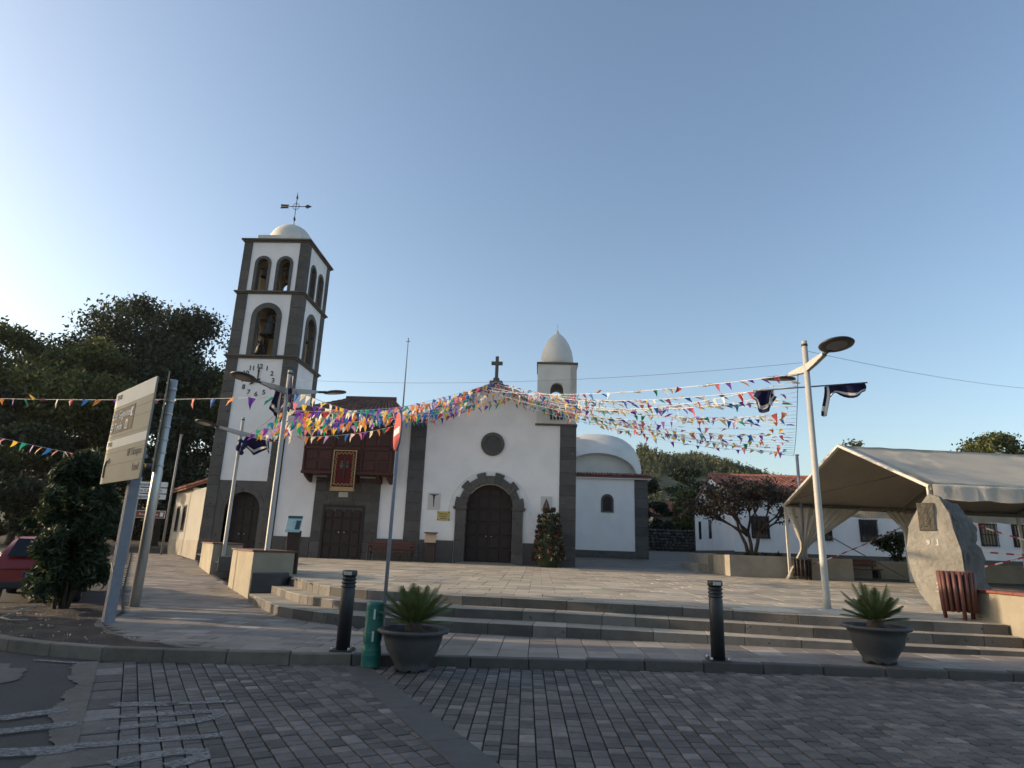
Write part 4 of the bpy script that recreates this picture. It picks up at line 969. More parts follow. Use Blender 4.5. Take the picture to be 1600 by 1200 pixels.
# ------------------------------------------------------------------ street furniture on the plaza edge
def lamp_post(base, top, near, far, label, tilt=0.0):
    b = Vector(base); t = empty('street_lamp', base, 0, label, 'street lamp', 'double-headed street lamps')
    link('pole', tubem([b, b + Vector((0, 0, .25)), b + Vector((0, 0, top))], [.078, .07, .058], 14), M['polepaint'], t)
    bm = B(); box(bm, b.x - .17, b.x + .17, b.y - .17, b.y + .17, b.z - .01, b.z + .025); bevel(bm, .006); link('base_plate', mesh_from(bm), M['steel'], t)
    bm = B(); lathe(bm, [(.064, 0), (.064, .05)], 14, (b.x, b.y, b.z + top - .12)); link('pole_band', mesh_from(bm), M['black'], t)
    jz = b.z + top - .62
    for p in (near, far):
        p = Vector(p); j = Vector((b.x, b.y, jz)); d = (p - j); dh = Vector((d.x, d.y, 0)).normalized(); q = j.lerp(p, .62); s = Vector((-dh.y, dh.x, 0))
        bm = B(); rings = []
        for c_, hw, hh in ((j, .045, .085), (j.lerp(q, .5), .05, .07), (q, .055, .035)):
            rings.append([bm.verts.new(c_ + s * (a * hw) + Vector((0, 0, b2 * hh))) for a, b2 in ((-1, -1), (1, -1), (1, 1), (-1, 1))])
        for r0, r1 in zip(rings[:-1], rings[1:]):
            for i in range(4): bm.faces.new((r0[i], r0[(i + 1) % 4], r1[(i + 1) % 4], r1[i]))
        bm.faces.new(rings[0][::-1]); bm.faces.new(rings[-1]); bmesh.ops.recalc_face_normals(bm, faces=bm.faces); bevel(bm, .006)
        link('lamp_arm', mesh_from(bm), M['polepaint'], t)
        bm = B(); tube(bm, [q - d.normalized() * .05, q.lerp(p, .55)], [.034, .04], 8); nk = link('neck', mesh_from(bm), M['lampblk'], t)
        up = Vector((0, 0, 1)) - dh * .16; Tm = Matrix.Translation(p) @ Vector((0, 0, 1)).rotation_difference(up.normalized()).to_matrix().to_4x4()
        bm = B(); lathe(bm, [(.0, -.028), (.22, -.03), (.325, -.022), (.335, 0), (.31, .025), (.18, .05), (.0, .06)], 28, cap=False); me = mesh_from(bm); me.transform(Tm); hd = link('lamp_head', me, M['lampblk'], t)
        bm = B(); lathe(bm, [(.0, -.036), (.17, -.036), (.2, -.03)], 24, cap=False); me = mesh_from(bm); me.transform(Tm); link('lens', me, M['lens'] if tilt else M['dimlens'], hd)
    return t
LR = (5.69, 13.38, plaza_z(13.38)); L1 = (-7.2, 17.05, .70); L2 = (-11.33, 23.1, .80)
lamp_post(LR, 5.56, (5.86, 12.3, 5.8), (5.55, 14.5, 5.68), 'pale lamp post standing by the steps in front of the tent')
lamp_post(L1, 5.62, (-7.96, 15.9, 5.80), (-6.23, 18.2, 5.98), 'pale lamp post between the two planter walls and the information stand')
lamp_post(L2, 5.30, (-12.1, 21.85, 5.62), (-10.5, 24.4, 5.45), 'farther lamp post in front of the tower door', 1.0)
def cloth(name, pts_top, drop, m1, m2, label, parent=None, seed=0, nu=10, nv=8, group=None, sway=.05):
    """hanging cloth with folds: top edge polyline, dropping by drop(u)"""
    rg = random.Random(seed); bm = B(); ph = rg.uniform(0, 6)
    P = [Vector(p) for p in pts_top]; g = []
    for i in range(nu + 1):
        u = i / nu; k = u * (len(P) - 1); a = int(min(k, len(P) - 2)); top = P[a].lerp(P[a + 1], k - a); col_ = []
        for j in range(nv + 1):
            v = j / nv; q = top + Vector((math.sin(v * 3 + ph + u * 2) * sway * .6, math.sin(u * 13 + ph + v * 2) * sway * (.3 + v), -drop(u) * v)); col_.append(bm.verts.new(q))
        g.append(col_)
    for i in range(nu):
        for j in range(nv):
            f = bm.faces.new((g[i][j], g[i + 1][j], g[i + 1][j + 1], g[i][j + 1])); f.smooth = True
            f.material_index = 1 if (j == nv - 2 or i == nu - 2) else 0
    bmesh.ops.solidify(bm, geom=list(bm.faces), thickness=.006)
    o = link(name, mesh_from(bm), [m1, m2], parent)
    if parent is None: tag(o, label, 'flag', group)
    return o
link_ = link
rodR = link('flag_rod', tubem([(4.6, 13.62, 5.14), (6.85, 13.2, 5.27)], .016, 8), M['wire']); tag(rodR, 'thin horizontal rod across the lamp post near the tent, holding two flags', 'rod')
cloth('furled_flag', [(6.80, 13.2, 5.27), (6.5, 13.25, 5.25), (6.2, 13.33, 5.23), (5.98, 13.36, 5.2)], lambda u: .17 + .16 * math.sin(u * 5.2) ** 2 + (.32 if u > .86 else 0), M['navy'], M['whitecloth'], 'navy and white flag draped along the rod right of the lamp post', None, 2, 16, 6, 'navy flags on lamp posts', .07)
cloth('furled_flag', [(4.62, 13.62, 5.14), (4.85, 13.58, 5.16), (5.05, 13.55, 5.16)], lambda u: .16 + .36 * math.sin(u * 3.1), M['navy'], M['whitecloth'], 'navy flag hanging left of the lamp post by the steps', None, 4, 12, 6, 'navy flags on lamp posts', .08)
cloth('furled_flag', [(-7.12, 16.95, 5.95), (-7.0, 16.7, 6.02), (-6.88, 16.55, 6.05)], lambda u: .85 + .2 * u, M['navy'], M['whitecloth'], 'long navy flag hanging from the nearer left lamp post', None, 6, 8, 8, 'navy flags on lamp posts', .05)
cloth('furled_flag', [(-7.6, 17.0, 5.75), (-7.45, 17.0, 5.72), (-7.3, 17.0, 5.7)], lambda u: .55 + .3 * u, M['navy'], M['whitecloth'], 'bunched navy flag on the left side of the nearer left lamp post', None, 8, 8, 6, 'navy flags on lamp posts', .07)
cloth('furled_flag', [(-11.1, 23.0, 5.35), (-10.6, 23.1, 5.3), (-10.2, 23.2, 5.25)], lambda u: .35 + .3 * math.sin(u * 4) ** 2, M['navy'], M['whitecloth'], 'navy flag wrapped round the farther lamp post arm', None, 9, 12, 6, 'navy flags on lamp posts', .09)
bm = B(); tube(bm, [(-11.17 + .10 * math.cos(a) + .04 * math.sin(3 * a), 22.92 + .05 * math.sin(2 * a), 4.95 + .22 * math.sin(a)) for a in [6.2832 * i / 16 for i in range(17)]], [.07 + .03 * math.sin(i * 1.7) for i in range(17)], 7, cap=False); tag(link('cloth_bundle', mesh_from(bm), M['navy']), 'dark blue loop of cloth tied to the farther lamp post', 'cloth')

# planter walls at the side of the steps
def planter_wall(a, b_, depth, z0, z1, label):
    """long face a-b towards the street (left), solid block with brown cap and a low dark block in front"""
    a, b_ = Vector(a), Vector(b_); d = (b_ - a); L = d.length; ang = math.atan2(d.y, d.x)
    t = empty('planter_wall', (a.x, a.y, z0), ang, label, 'wall', 'planter walls beside the pavement')
    bm = B(); box(bm, 0, L, -depth, 0, -.15, z1 - z0); bevel(bm, .008); link('wall_body', mesh_from(bm), M['conc'], t, local=True)
    n = int(L / .45)
    for k in range(n):
        bm = B(); box(bm, -.04 + (L + .08) * k / n + .002, -.04 + (L + .08) * (k + 1) / n - .002, -depth - .04, .04, z1 - z0, z1 - z0 + .045); bevel(bm, .006); link('cap_tile', mesh_from(bm), M['capb'], t, local=True)
    return t
planter_wall((-7.42, 16.75), (-9.22, 19.35), 1.05, .14, 1.31, 'nearer cream planter wall with brown tile cap beside the curved steps')
planter_wall((-11.7, 23.0), (-13.9, 26.4), 1.0, .34, 1.42, 'farther cream planter wall with brown tile cap near the tower')
link('dark_bench_block', bbox(-7.38, -6.6, 16.7, 17.25, .3, .80, .015, None), M['block']); o = bpy.data.objects['dark_bench_block']; tag(o, 'dark square block in front of the lamp post at the curved steps', 'block')
o = link('dark_bench_block', bbox(-11.2, -10.5, 22.5, 23.0, .5, 1.02, .015), M['block']); tag(o, 'dark block at the farther planter wall', 'block')

# information stand
st = empty('information_stand', (-6.9, 18.0, .72), label='dark information stand with tilted blue printed panel by the lamp post', cat='stand')
link('post', bbox(-7.07, -6.7, 17.97, 18.06, .70, 1.9, .006), M['corten'], st)
Tp = Matrix.Translation((-6.90, 17.93, 2.08)) @ Matrix.Rotation(R(-20), 4, 'X')
pn = link('panel', bbox(-.21, .21, -.012, .012, -.24, .24, .003, Tp), M['infoblue'], st)
link('panel_header', bbox(-.208, .208, -.0165, -.0125, .16, .236, 0, Tp), M['infodark'], pn)
link('panel_picture', bbox(.06, .19, -.0165, -.0125, -.16, .10, 0, Tp), M['infodark'], pn)
for k in range(8): link('text_line', bbox(-.18, .02 - .03 * (k % 3), -.0165, -.0125, .1 - k * .037, .112 - k * .037, 0, Tp), M['signwhite'], pn)
# notice lectern and bench at the church wall
lc = empty('notice_lectern', (-4.95, 29.5, .89), label='dark lectern with a tan sheet standing left of the church portal', cat='lectern')
link('column', bbox(-5.15, -4.72, 29.45, 29.7, .89, 1.78, .01), M['corten'], lc)
Tn = Matrix.Translation((-4.94, 29.42, 1.98)) @ Matrix.Rotation(R(-20), 4, 'X')
link('notice_sheet', bbox(-.26, .26, -.015, .015, -.22, .22, .003, Tn), M['paper'], lc); link('hood', bbox(-5.24, -4.64, 29.3, 29.66, 2.19, 2.23, .005), M['corten'], lc)
def bench(c, w, label, m, rz=0.0, group=None):
    t = empty('bench', c, rz, label, 'bench', group)
    for k in range(3): link('seat_slat', bbox(-w / 2, w / 2, -.28 + k * .16, -.14 + k * .16, .42, .455, .006), m, t, local=True)
    for k in range(3): link('back_slat', bbox(-w / 2, w / 2, .21 + k * .02, .24 + k * .02, .52 + k * .13, .63 + k * .13, .006), m, t, local=True)
    for s in (-1, 1):
        x = s * (w / 2 - .12)
        for y in (-.26, .2): link('leg', bbox(x - .025, x + .025, y - .03, y + .03, 0, .42, .004), M['black'], t, local=True)
        link('back_post', bbox(x - .025, x + .025, .24, .30, .3, .92, .004), M['black'], t, local=True)
        link('armrest', bbox(x - .03, x + .03, -.28, .24, .62, .65, .004), M['black'], t, local=True); link('arm_support', bbox(x - .02, x + .02, -.27, -.23, .45, .62, .003), M['black'], t, local=True)
    return t
bench((-6.75, 29.45, .89), 2.15, 'dark slatted wooden bench against the church front left of the portal', M['benchw'])

# wall plaques on the church front
def plaque(name, x0, x1, z0, z1, m, label):
    o = link(name, bbox(x0, x1, 30.005, 30.035, z0, z1, .004), m); tag(o, label, 'plaque'); return o
t1 = plaque('tile_picture', -5.29, -4.70, 3.29, 4.06, M['ceramic'], 'pale tile picture with a dark crucifix left of the portal')
bm = B(); prism(bm, [(-5.01, 3.42), (-4.98, 3.42), (-4.97, 3.75), (-4.95, 3.93), (-4.80, 3.97), (-4.80, 3.995), (-5.20, 3.995), (-5.20, 3.97), (-5.05, 3.93), (-5.03, 3.75)], 29.998, 30.004); bmesh.ops.recalc_face_normals(bm, faces=bm.faces); link('crucifix_motif', mesh_from(bm), M['signblack'], t1)
t2 = plaque('tile_picture', .03, .56, 3.36, 4.06, M['ceramic'], 'pale tile picture of a robed figure above the flower column')
bm = B(); prism(bm, [(.12, 3.46), (.24, 3.40), (.36, 3.40), (.48, 3.46), (.43, 3.68), (.35, 3.86), (.30, 3.97), (.25, 3.86), (.17, 3.68)], 29.998, 30.004); prism(bm, [(.27, 3.41), (.33, 3.41), (.31, 3.8), (.29, 3.8)], 29.994, 29.998, mi=1); bmesh.ops.recalc_face_normals(bm, faces=bm.faces); link('robe_motif', mesh_from(bm), [M['robe'], M['petalw']], t2)
t3 = plaque('name_plaque', -4.79, -4.21, 2.80, 3.21, M['yellowp'], 'small yellow lettered plaque below the crucifix tile')
for k in range(3): link('text_line', bbox(-4.72 + .04 * k, -4.30 - .03 * k, 29.999, 30.004, 3.08 - .1 * k, 3.11 - .1 * k), M['robe'], t3)
for xz in ((-4.76, 2.83), (-4.24, 2.83), (-4.76, 3.18), (-4.24, 3.18)): link('corner_mark', bbox(xz[0] - .03, xz[0] + .03, 29.999, 30.004, xz[1] - .03, xz[1] + .03), M['infodark'], t3)
# banner on the balcony
ba = empty('balcony_banner', (-9.15, 29.05, 4.2), label='maroon banner with gold border and sword cross hanging from the balcony', cat='banner')
bx0_, bx1_, bz0, bz1 = -9.69, -8.58, 4.06, 5.83
bm = B(); g = [[bm.verts.new((bx0_ + (bx1_ - bx0_) * i / 10, 29.06 + .012 * math.sin(i * 1.3 + j * .4), bz0 + (bz1 - bz0) * j / 10)) for j in range(11)] for i in range(11)]
for i in range(10):
    for j in range(10): f = bm.faces.new((g[i][j], g[i + 1][j], g[i + 1][j + 1], g[i][j + 1])); f.smooth = True; f.material_index = 1 if i in (0, 9) and False else 0
bmesh.ops.solidify(bm, geom=list(bm.faces), thickness=.01); cl = link('banner_cloth', mesh_from(bm), M['banner'], ba)
for nm, r_ in (('border', (bx0_, bx0_ + .05, bz0, bz1)), ('border', (bx1_ - .05, bx1_, bz0, bz1)), ('border', (bx0_ + .05, bx1_ - .05, bz1 - .05, bz1)), ('fringe', (bx0_ - .01, bx1_ + .01, bz0 - .13, bz0 + .06))):
    link(nm, bbox(r_[0], r_[1], 29.025, 29.04, r_[2], r_[3]), M['gold'], ba)
bm = B(); rg = random.Random(2)
for k in range(46):
    s = k / 46; 
    for sx in (-1, 1):
        z = bz0 + .2 + (bz1 - bz0 - .35) * s; x = (bx0_ + bx1_) / 2 + sx * (.41 + .035 * math.sin(k * 1.4)); r_ = .022 + .012 * math.sin(k * 2.1)
        prism(bm, [(x - r_, z), (x, z - r_), (x + r_, z), (x, z + r_)], 29.03, 29.038)
for k in range(18):
    x = bx0_ + .14 + .83 * k / 17
    for z in (bz0 + .17 + .04 * math.sin(k * 1.7), bz1 - .15 + .04 * math.sin(k * 1.7)): prism(bm, [(x - .03, z), (x, z - .03), (x + .03, z), (x, z + .03)], 29.03, 29.038)
bmesh.ops.recalc_face_normals(bm, faces=bm.faces); link('scroll_embroidery', mesh_from(bm), M['gold'], ba)
cxb = (bx0_ + bx1_) / 2 + .02
bm = B(); prism(bm, [(cxb, 4.38), (cxb + .045, 4.75), (cxb + .03, 5.1), (cxb + .22, 5.1), (cxb + .29, 5.16), (cxb + .22, 5.2), (cxb + .03, 5.2), (cxb + .03, 5.35), (cxb + .07, 5.45), (cxb, 5.52), (cxb - .07, 5.45), (cxb - .03, 5.35), (cxb - .03, 5.2), (cxb - .22, 5.2), (cxb - .29, 5.16), (cxb - .22, 5.1), (cxb - .03, 5.1), (cxb - .045, 4.75)], 29.022, 29.034)
bmesh.ops.recalc_face_normals(bm, faces=bm.faces); link('sword_cross', mesh_from(bm), M['signblack'], ba)
bm = B()
for sx in (-1, 1):
    for z in (5.24, 5.06): tube(bm, [(cxb + sx * (.14 + .055 * math.cos(a)), 29.02, z + .055 * math.sin(a)) for a in [.6 * i for i in range(10)]], .011, 5)
link('cross_scroll', mesh_from(bm), M['petalw'], ba)

# flower column beside the portal
fc = empty('flower_column', (.42, 29.25, .87), label='tall tapering column of red and cream potted flowers right of the portal', cat='flowers')
bm = B(); lathe(bm, [(.42, 0), (.42, .12), (.58, .3), (.30, 2.25), (.1, 2.35)], 20, (.42, 29.25, .87)); link('frame_core', mesh_from(bm), M['leafb'], fc)
tiers = [(.73 - .30 * (k / 9) ** 1.1 - (.16 if k == 9 else 0), .40 + k * .232) for k in range(10)]; cs = []; rg = random.Random(14)
for r_, z in tiers:
    n = max(7, int(r_ * 17))
    for i in range(n): a = 6.283 * (i + rg.random() * .5) / n; cs.append((.42 + (r_ - .06) * math.cos(a), 29.25 + (r_ - .06) * math.sin(a), .87 + z + rg.uniform(-.05, .05)))
leaf_cloud('foliage', cs, [(.11, .11, .12)] * len(cs), 6500, .06, M['leaff'], fc, 5, .3)
pick = [c for c in cs if rg.random() < .45]; leaf_cloud('red_blooms', pick, [(.10, .10, .09)] * len(pick), 1500, .055, M['petalr'], fc, 6, .75)
pick = [c for c in cs if rg.random() < .4]; leaf_cloud('cream_blooms', pick, [(.11, .11, .09)] * len(pick), 700, .055, M['petalw'], fc, 8, .8)

# bollards
def bollard(x, y, label):
    z = walk_z(x) + .003; t = empty('bollard', (x, y, z), 0, label, 'bollard', 'dark pavement bollards')
    bm = B(); lathe(bm, [(.098, .02), (.098, .83), (.092, .84), (.092, 1.02)], 20); link('body', mesh_from(bm), M['black'], t, local=True)
    for k in range(3):
        bm = B(); lathe(bm, [(.094, .86 + k * .052), (.106, .867 + k * .052), (.106, .885 + k * .052), (.094, .892 + k * .052)], 20, cap=False); link('louvre_ring', mesh_from(bm), M['black'], t, local=True)
    bm = B(); lathe(bm, [(.102, 1.02), (.108, 1.035), (.108, 1.09), (.1, 1.10)], 20); link('cap', mesh_from(bm), M['black'], t, local=True)
    link('light_window', bbox(-.055, .06, -.109, -.095, 1.035, 1.085, .003), M['lens'], t, local=True)
    link('base_plate', bbox(-.15, .15, -.15, .15, 0, .02, .004), M['black'], t, local=True)
    for sx in (-1, 1):
        for sy in (-1, 1):
            bm = B(); lathe(bm, [(.02, .02), (.02, .045), (.012, .06)], 6, (sx * .12, sy * .12, 0)); link('anchor_bolt', mesh_from(bm), M['steel'], t, local=True)
bollard(-2.76, 9.56, 'black round bollard standing left of the green wrapped post'); bollard(2.6, 9.86, 'black round bollard alone on the kerb towards the right')
gb = empty('wrapped_post', (-2.24, 9.12, 0), label='short post wrapped in green plastic film standing on the road at the kerb', cat='post')
rg = random.Random(5); prof = [(.10, .0), (.125, .01)] + [(.122 + rg.uniform(-.006, .006) + (.006 if k in (3, 4, 12) else 0), .02 + k * .045) for k in range(18)] + [(.12, .825), (.09, .84), (.0, .842)]
bm = B(); lathe(bm, prof, 24, (-2.24, 9.12, 0), cap=False)
for v in bm.verts: v.co.x += .012 * (v.co.z) ; v.co.y += .006 * math.sin(v.co.z * 13)
link('film_wrap', mesh_from(bm), M['green'], gb)
for z in (.16, .22, .44, .63, .75):
    bm = B(); lathe(bm, [(.128, z), (.130, z + .012), (.128, z + .02)], 24, (-2.24 + .012 * z, 9.12, 0), cap=False)
    for v in bm.verts: v.co.z += .05 * (v.co.x + 2.24)
    link('tape_band', mesh_from(bm), M['greenr'], gb)
for z in (.34, .62): link('white_tape', bbox(-2.215, -2.19, 8.985, 8.996, z, z + .13), M['whitecloth'], gb)

# cycads in bowls
def cycad(c, s, label, seed):
    t = empty('potted_cycad', c, rnd.uniform(0, 3), label, 'potted plant', 'cycads in plastic bowls'); rg = random.Random(seed)
    bm = B(); prof = [(.20, 0), (.23, .015), (.22, .05), (.27, .12), (.345, .22), (.385, .32), (.40, .385), (.47, .40), (.485, .425), (.46, .44), (.41, .435), (.39, .41), (.38, .38)]
    lathe(bm, [(r_ * s, z * s * 1.2) for r_, z in prof], 32, cap=False)
    for v in bm.verts:
        a = math.atan2(v.co.y, v.co.x); rr_ = math.hypot(v.co.x, v.co.y)
        if rr_ > .43 * s: k = 1 + .018 * math.sin(a * 18); v.co.x *= k; v.co.y *= k
        if v.co.z < .03 * s and math.sin(a * 8) > 0: v.co.z += .03 * s
    bowl = link('bowl', mesh_from(bm), M['pot'], t, local=True)
    bm = B(); lathe(bm, [(.0, .485), (.2, .48), (.385, .462)], 24, cap=False); me = mesh_from(bm); me.transform(Matrix.Scale(s, 4)); link('soil', me, M['soil'], t, local=True)
    bm = B(); lathe(bm, [(.10, .44), (.13, .50), (.11, .58), (.05, .62), (0, .63)], 14, cap=False); me = mesh_from(bm); me.transform(Matrix.Scale(s, 4)); link('trunk', me, M['palmtr'], t, local=True)
    nf = 30 if seed % 2 else 27
    for k in range(nf):
        a = k * 2.399 + rg.uniform(-.2, .2); q = k / nf; el = R(84) - q ** 1.1 * R(74) + rg.uniform(-.08, .08); L = (rg.uniform(.50, .60) if seed % 2 else rg.uniform(.40, .60)) * s * (1 if q < .8 else .85)
        bm = B(); pts = []; p = Vector((.05 * math.cos(a), .05 * math.sin(a), .58)) * s; e = el; n = 13
        for i in range(n + 1):
            pts.append(p.copy()); p += Vector((math.cos(a) * math.cos(e), math.sin(a) * math.cos(e), math.sin(e))) * (L / n); e -= (.012 + .018 * q)
        tube(bm, pts, [.008 * s * (1 - .8 * i / n) + .001 for i in range(n + 1)], 4)
        side = Vector((-math.sin(a), math.cos(a), 0))
        for i in range(2 * n):
            u = .14 + .86 * i / (2 * n); k_ = min(int(u * n), n - 1); p = pts[k_].lerp(pts[k_ + 1], u * n - k_); d = (pts[k_ + 1] - pts[k_]).normalized(); nrm_ = side.cross(d).normalized()
            ll = .17 * s * math.sin(math.pi * min(1, .12 + .9 * u)) ** .6
            for sg in (-1, 1):
                tip = p + (side * sg * .62 + d * .75 + nrm_ * .22).normalized() * ll; w = d * .009 * s
                bm.faces.new([bm.verts.new(p - w), bm.verts.new(p + w), bm.verts.new(p.lerp(tip, .6) + w * .9), bm.verts.new(tip)])
        link('frond', mesh_from(bm), M['palmdry'] if q > .86 and rg.random() < .45 else M['palm'], t, local=True)
cycad((-1.66, 9.02, road_z(-1.66)), 1.0, 'cycad with dark fronds in a grey bowl beside the green wrapped post', 31)
cycad((4.95, 10.05, walk_z(4.95) + .004), .98, 'cycad in a grey bowl on the right pavement below the lamp post', 32)

# no-entry sign seen nearly edge-on
ne = empty('no_entry_sign', (-2.6, 11.25, .12), label='round red no-entry sign on a thin grey post seen almost edge-on', cat='sign')
link('post', tubem([(-2.6, 11.25, .1), (-2.6, 11.25, 4.0)], .032, 12), M['greypole'], ne)
an = R(23); rt_ = Vector((math.sin(an), -math.cos(an), 0)); nr_ = Vector((-math.cos(an), -math.sin(an), 0)); Td = Matrix.Translation((-2.62, 11.24, 3.6)) @ Matrix((rt_, Vector((0, 0, 1)), nr_)).transposed().to_4x4()
bm = B(); lathe(bm, [(.34, -.02), (.345, 0), (.34, .012)], 40); me = mesh_from(bm); me.transform(Td); dk = link('disc', me, M['signred'], ne)
link('white_bar', bbox(-.26, .26, -.06, .06, .0125, .0165, 0, Td), M['signwhite'], dk)
bm = B(); lathe(bm, [(.342, -.021), (.352, -.018), (.352, .01), (.342, .013)], 40, cap=False); me = mesh_from(bm); me.transform(Td); link('rim', me, M['greypole'], dk)

# big direction board
bs = empty('direction_board', (-7.37, 11.07, .1), label='large pale direction board with brown destination panel on a grey post', cat='sign')
SL = Vector((-8.42, 11.84, 0)); SR = Vector((-6.71, 10.35, 0)); dh = (SR - SL).normalized(); W = (SR - SL).length; nb = Vector((-dh.y, dh.x, 0)) * -1
if nb.dot(Vector((0, 0, 0)) - SL) < 0: nb = -nb
Tb = Matrix.Translation((SL.x, SL.y, 2.53)) @ Matrix((dh, -nb, Vector((0, 0, 1)))).transposed().to_4x4()
H = 1.78
board = link('board', bbox(0, W, 0, .03, 0, H, .004, Tb), M['signface'], bs)
link('board_rib', bbox(.0, W, .031, .08, .35, .41, .004, Tb), M['greypole'], bs); link('board_rib', bbox(.0, W, .031, .08, 1.3, 1.36, .004, Tb), M['greypole'], bs)
bmp = B(); Ip = Vector((-7.60, 11.30)); box(bmp, -.085, .085, -.085, .085, .05, 4.1, Matrix.Translation((Ip.x - nb.x * .17, Ip.y - nb.y * .17, 0)) @ Matrix.Rotation(math.atan2(dh.y, dh.x), 4, 'Z')); bevel(bmp, .008); link('post', mesh_from(bmp), M['greypole'], bs)
link('pale_strip', bbox(.0, W, -.004, -.001, H - .30, H - .0, 0, Tb), M['signpale'], board); link('pale_strip', bbox(.0, W, -.004, -.001, .66, .82, 0, Tb), M['signpale'], board)
brn = link('brown_panel', bbox(.03, 1.35, -.006, -.001, .95, 1.42, 0, Tb), M['signbrown'], board)
for z in (.33, .56, .88, 1.16, 1.34): link('joint_line', bbox(1.37 if z > .9 else .0, W, -.003, -.0005, z, z + .008, 0, Tb), M['signgrey'], board)
def on_board(s, u, z, size, m, align='LEFT', y=-.009): put_text('lettering', s, size, m, board, Tb @ Vector((u, y, z)), dh, (0, 0, 1), .002, align)
on_board('Los Gigantes', .07, 1.29, .215, M['signwhite'], y=-.012); on_board('El Teide', .07, 1.06, .215, M['signwhite'], y=-.012)
on_board('TF-82', .12, H - .12, .13, M['signgrey'], y=-.010); on_board('TF-82', .06, .74, .12, M['signgrey'], y=-.010)
on_board('El Tanque', W - .12, .50, .19, M['signgrey'], 'RIGHT'); on_board('Icod', W - .12, .22, .19, M['signgrey'], 'RIGHT')
bm = B(); prism(bm, [(1.16, 1.36), (1.28, 1.37), (1.22, 1.28), (1.28, 1.2), (1.16, 1.2)], -.012, -.008, Tb); prism(bm, [(.95, 1.16), (1.07, 1.16), (1.07, .98), (.95, .98)], -.012, -.008, Tb); bmesh.ops.recalc_face_normals(bm, faces=bm.faces); link('pictogram', mesh_from(bm), M['signwhite'], board)
bm = B(); prism(bm, [(.99, 1.0), (1.03, 1.0), (1.04, 1.08), (1.01, 1.13), (.98, 1.08)], -.014, -.0125, Tb); bmesh.ops.recalc_face_normals(bm, faces=bm.faces); link('pictogram', mesh_from(bm), M['signbrown'], board)
bm = B(); tube(bm, [Tb @ Vector(p) for p in ((.16, -.006, .12), (.14, -.006, .3), (.2, -.006, .42), (.32, -.006, .42))], .02, 6); prism(bm, [(.32, .36), (.42, .42), (.32, .48)], -.01, -.004, Tb); bmesh.ops.recalc_face_normals(bm, faces=bm.faces); link('arrow', mesh_from(bm), M['signgrey'], board)
pm = Vector((Ip.x - nb.x * .17 + nb.x * .09, Ip.y - nb.y * .17 + nb.y * .09, 1.05))
for s, m_ in ((1, 'tapew'), (-1, 'yellowp')):
    bm = B(); box(bm, -.115, .115, -.003, .001, -.02, .02, Matrix.Translation(pm + nb * (.003 + .003 * s)) @ Matrix((dh, -nb, Vector((0, 0, 1)))).transposed().to_4x4() @ Matrix.Rotation(R(38 * s), 4, 'Y')); link('tape_cross', mesh_from(bm), M[m_], bs)

# second board seen edge-on
es = empty('edge_on_sign', (-8.72, 14.1, .12), label='sign panel seen edge-on, clamped with bolts to a pale grey steel post', cat='sign')
link('post', tubem([(-8.72, 14.1, .08), (-8.72, 14.1, 3.05), (-8.72, 14.1, 3.12), (-8.72, 14.1, 5.2)], [.105, .105, .088, .085], 16), M['steel'], es)
vd = Vector((-8.72, 14.1, 0)).normalized(); ps = Vector((-vd.y, vd.x, 0))
Te = Matrix.Translation((-8.72 - .135 * 1, 14.1, 0) ) @ Matrix((vd, ps, Vector((0, 0, 1)))).transposed().to_4x4()
link('sign_panel', bbox(-.9, .9, -.012, .012, 3.02, 5.22, .003, Te), M['signface'], es)
for k in range(7):
    z = 3.15 + k * .3; bm = B(); lathe(bm, [(.092, z), (.10, z + .005), (.10, z + .05), (.092, z + .055)], 16, (-8.72, 14.1, 0), cap=False); cl = link('clamp', mesh_from(bm), M['steel'], es)
    link('clamp_arm', bbox(-.045, .045, -.13, .01, z + .01, z + .045, .003, Te), M['steel'], es)
    bm = B(); lathe(bm, [(.016, 0), (.016, .02), (.0, .03)], 8, cap=False); me = mesh_from(bm); me.transform(Matrix.Translation(Vector((-8.80, 14.0, z + .14)))); link('bolt', me, M['lens'], es)

# finger post with three white boards, and brown route sign
fp = empty('finger_post', (-16.9, 26.0, .45), label='post with three white direction boards reading town places', cat='sign')
link('post', tubem([(-16.75, 26.0, .4), (-16.75, 26.0, 4.0)], .045, 10), M['polepaint'], fp)
for k, s in enumerate(('Ayuntamiento →', 'Centro Cultural →', 'Polideportivo    →')):
    z = 3.70 - k * .25; bm = B(); box(bm, -17.25, -15.5, 25.9, 25.93, z - .105, z + .105); bevel(bm, .01); bd = link('direction_plate', mesh_from(bm), M['signwhite'], fp)
    put_text('lettering', s, .17, M['signblack'], bd, (-16.35, 25.896, z - .0), (1, 0, 0), (0, 0, 1), .003)
    if k == 2: link('pictogram', bbox(-16.02, -15.88, 25.893, 25.898, z - .06, z + .06), M['signblack'], bd)
br_ = empty('route_sign', (-18.5, 30.0, .6), label='small brown route sign with white lettering far down the pavement', cat='sign')
link('post', tubem([(-18.55, 30.0, .5), (-18.55, 30.0, 2.9)], .035, 8), M['greypole'], br_)
pl_ = link('plate', bbox(-19.25, -17.8, 29.93, 29.96, 2.45, 2.80, .004), M['signwhite'], br_); link('plate_face', bbox(-19.23, -17.82, 29.922, 29.931, 2.47, 2.78), M['browns'], pl_)
put_text('lettering', 'Área recreativa', .15, M['signwhite'], pl_, (-18.6, 29.915, 2.62), (1, 0, 0), (0, 0, 1), .003)
link('pictogram', bbox(-18.03, -17.88, 29.915, 29.921, 2.53, 2.72), M['signwhite'], pl_)
pp = empty('plain_mast', (-19.47, 33.0, .7), label='slim plain mast standing behind the direction boards', cat='mast')
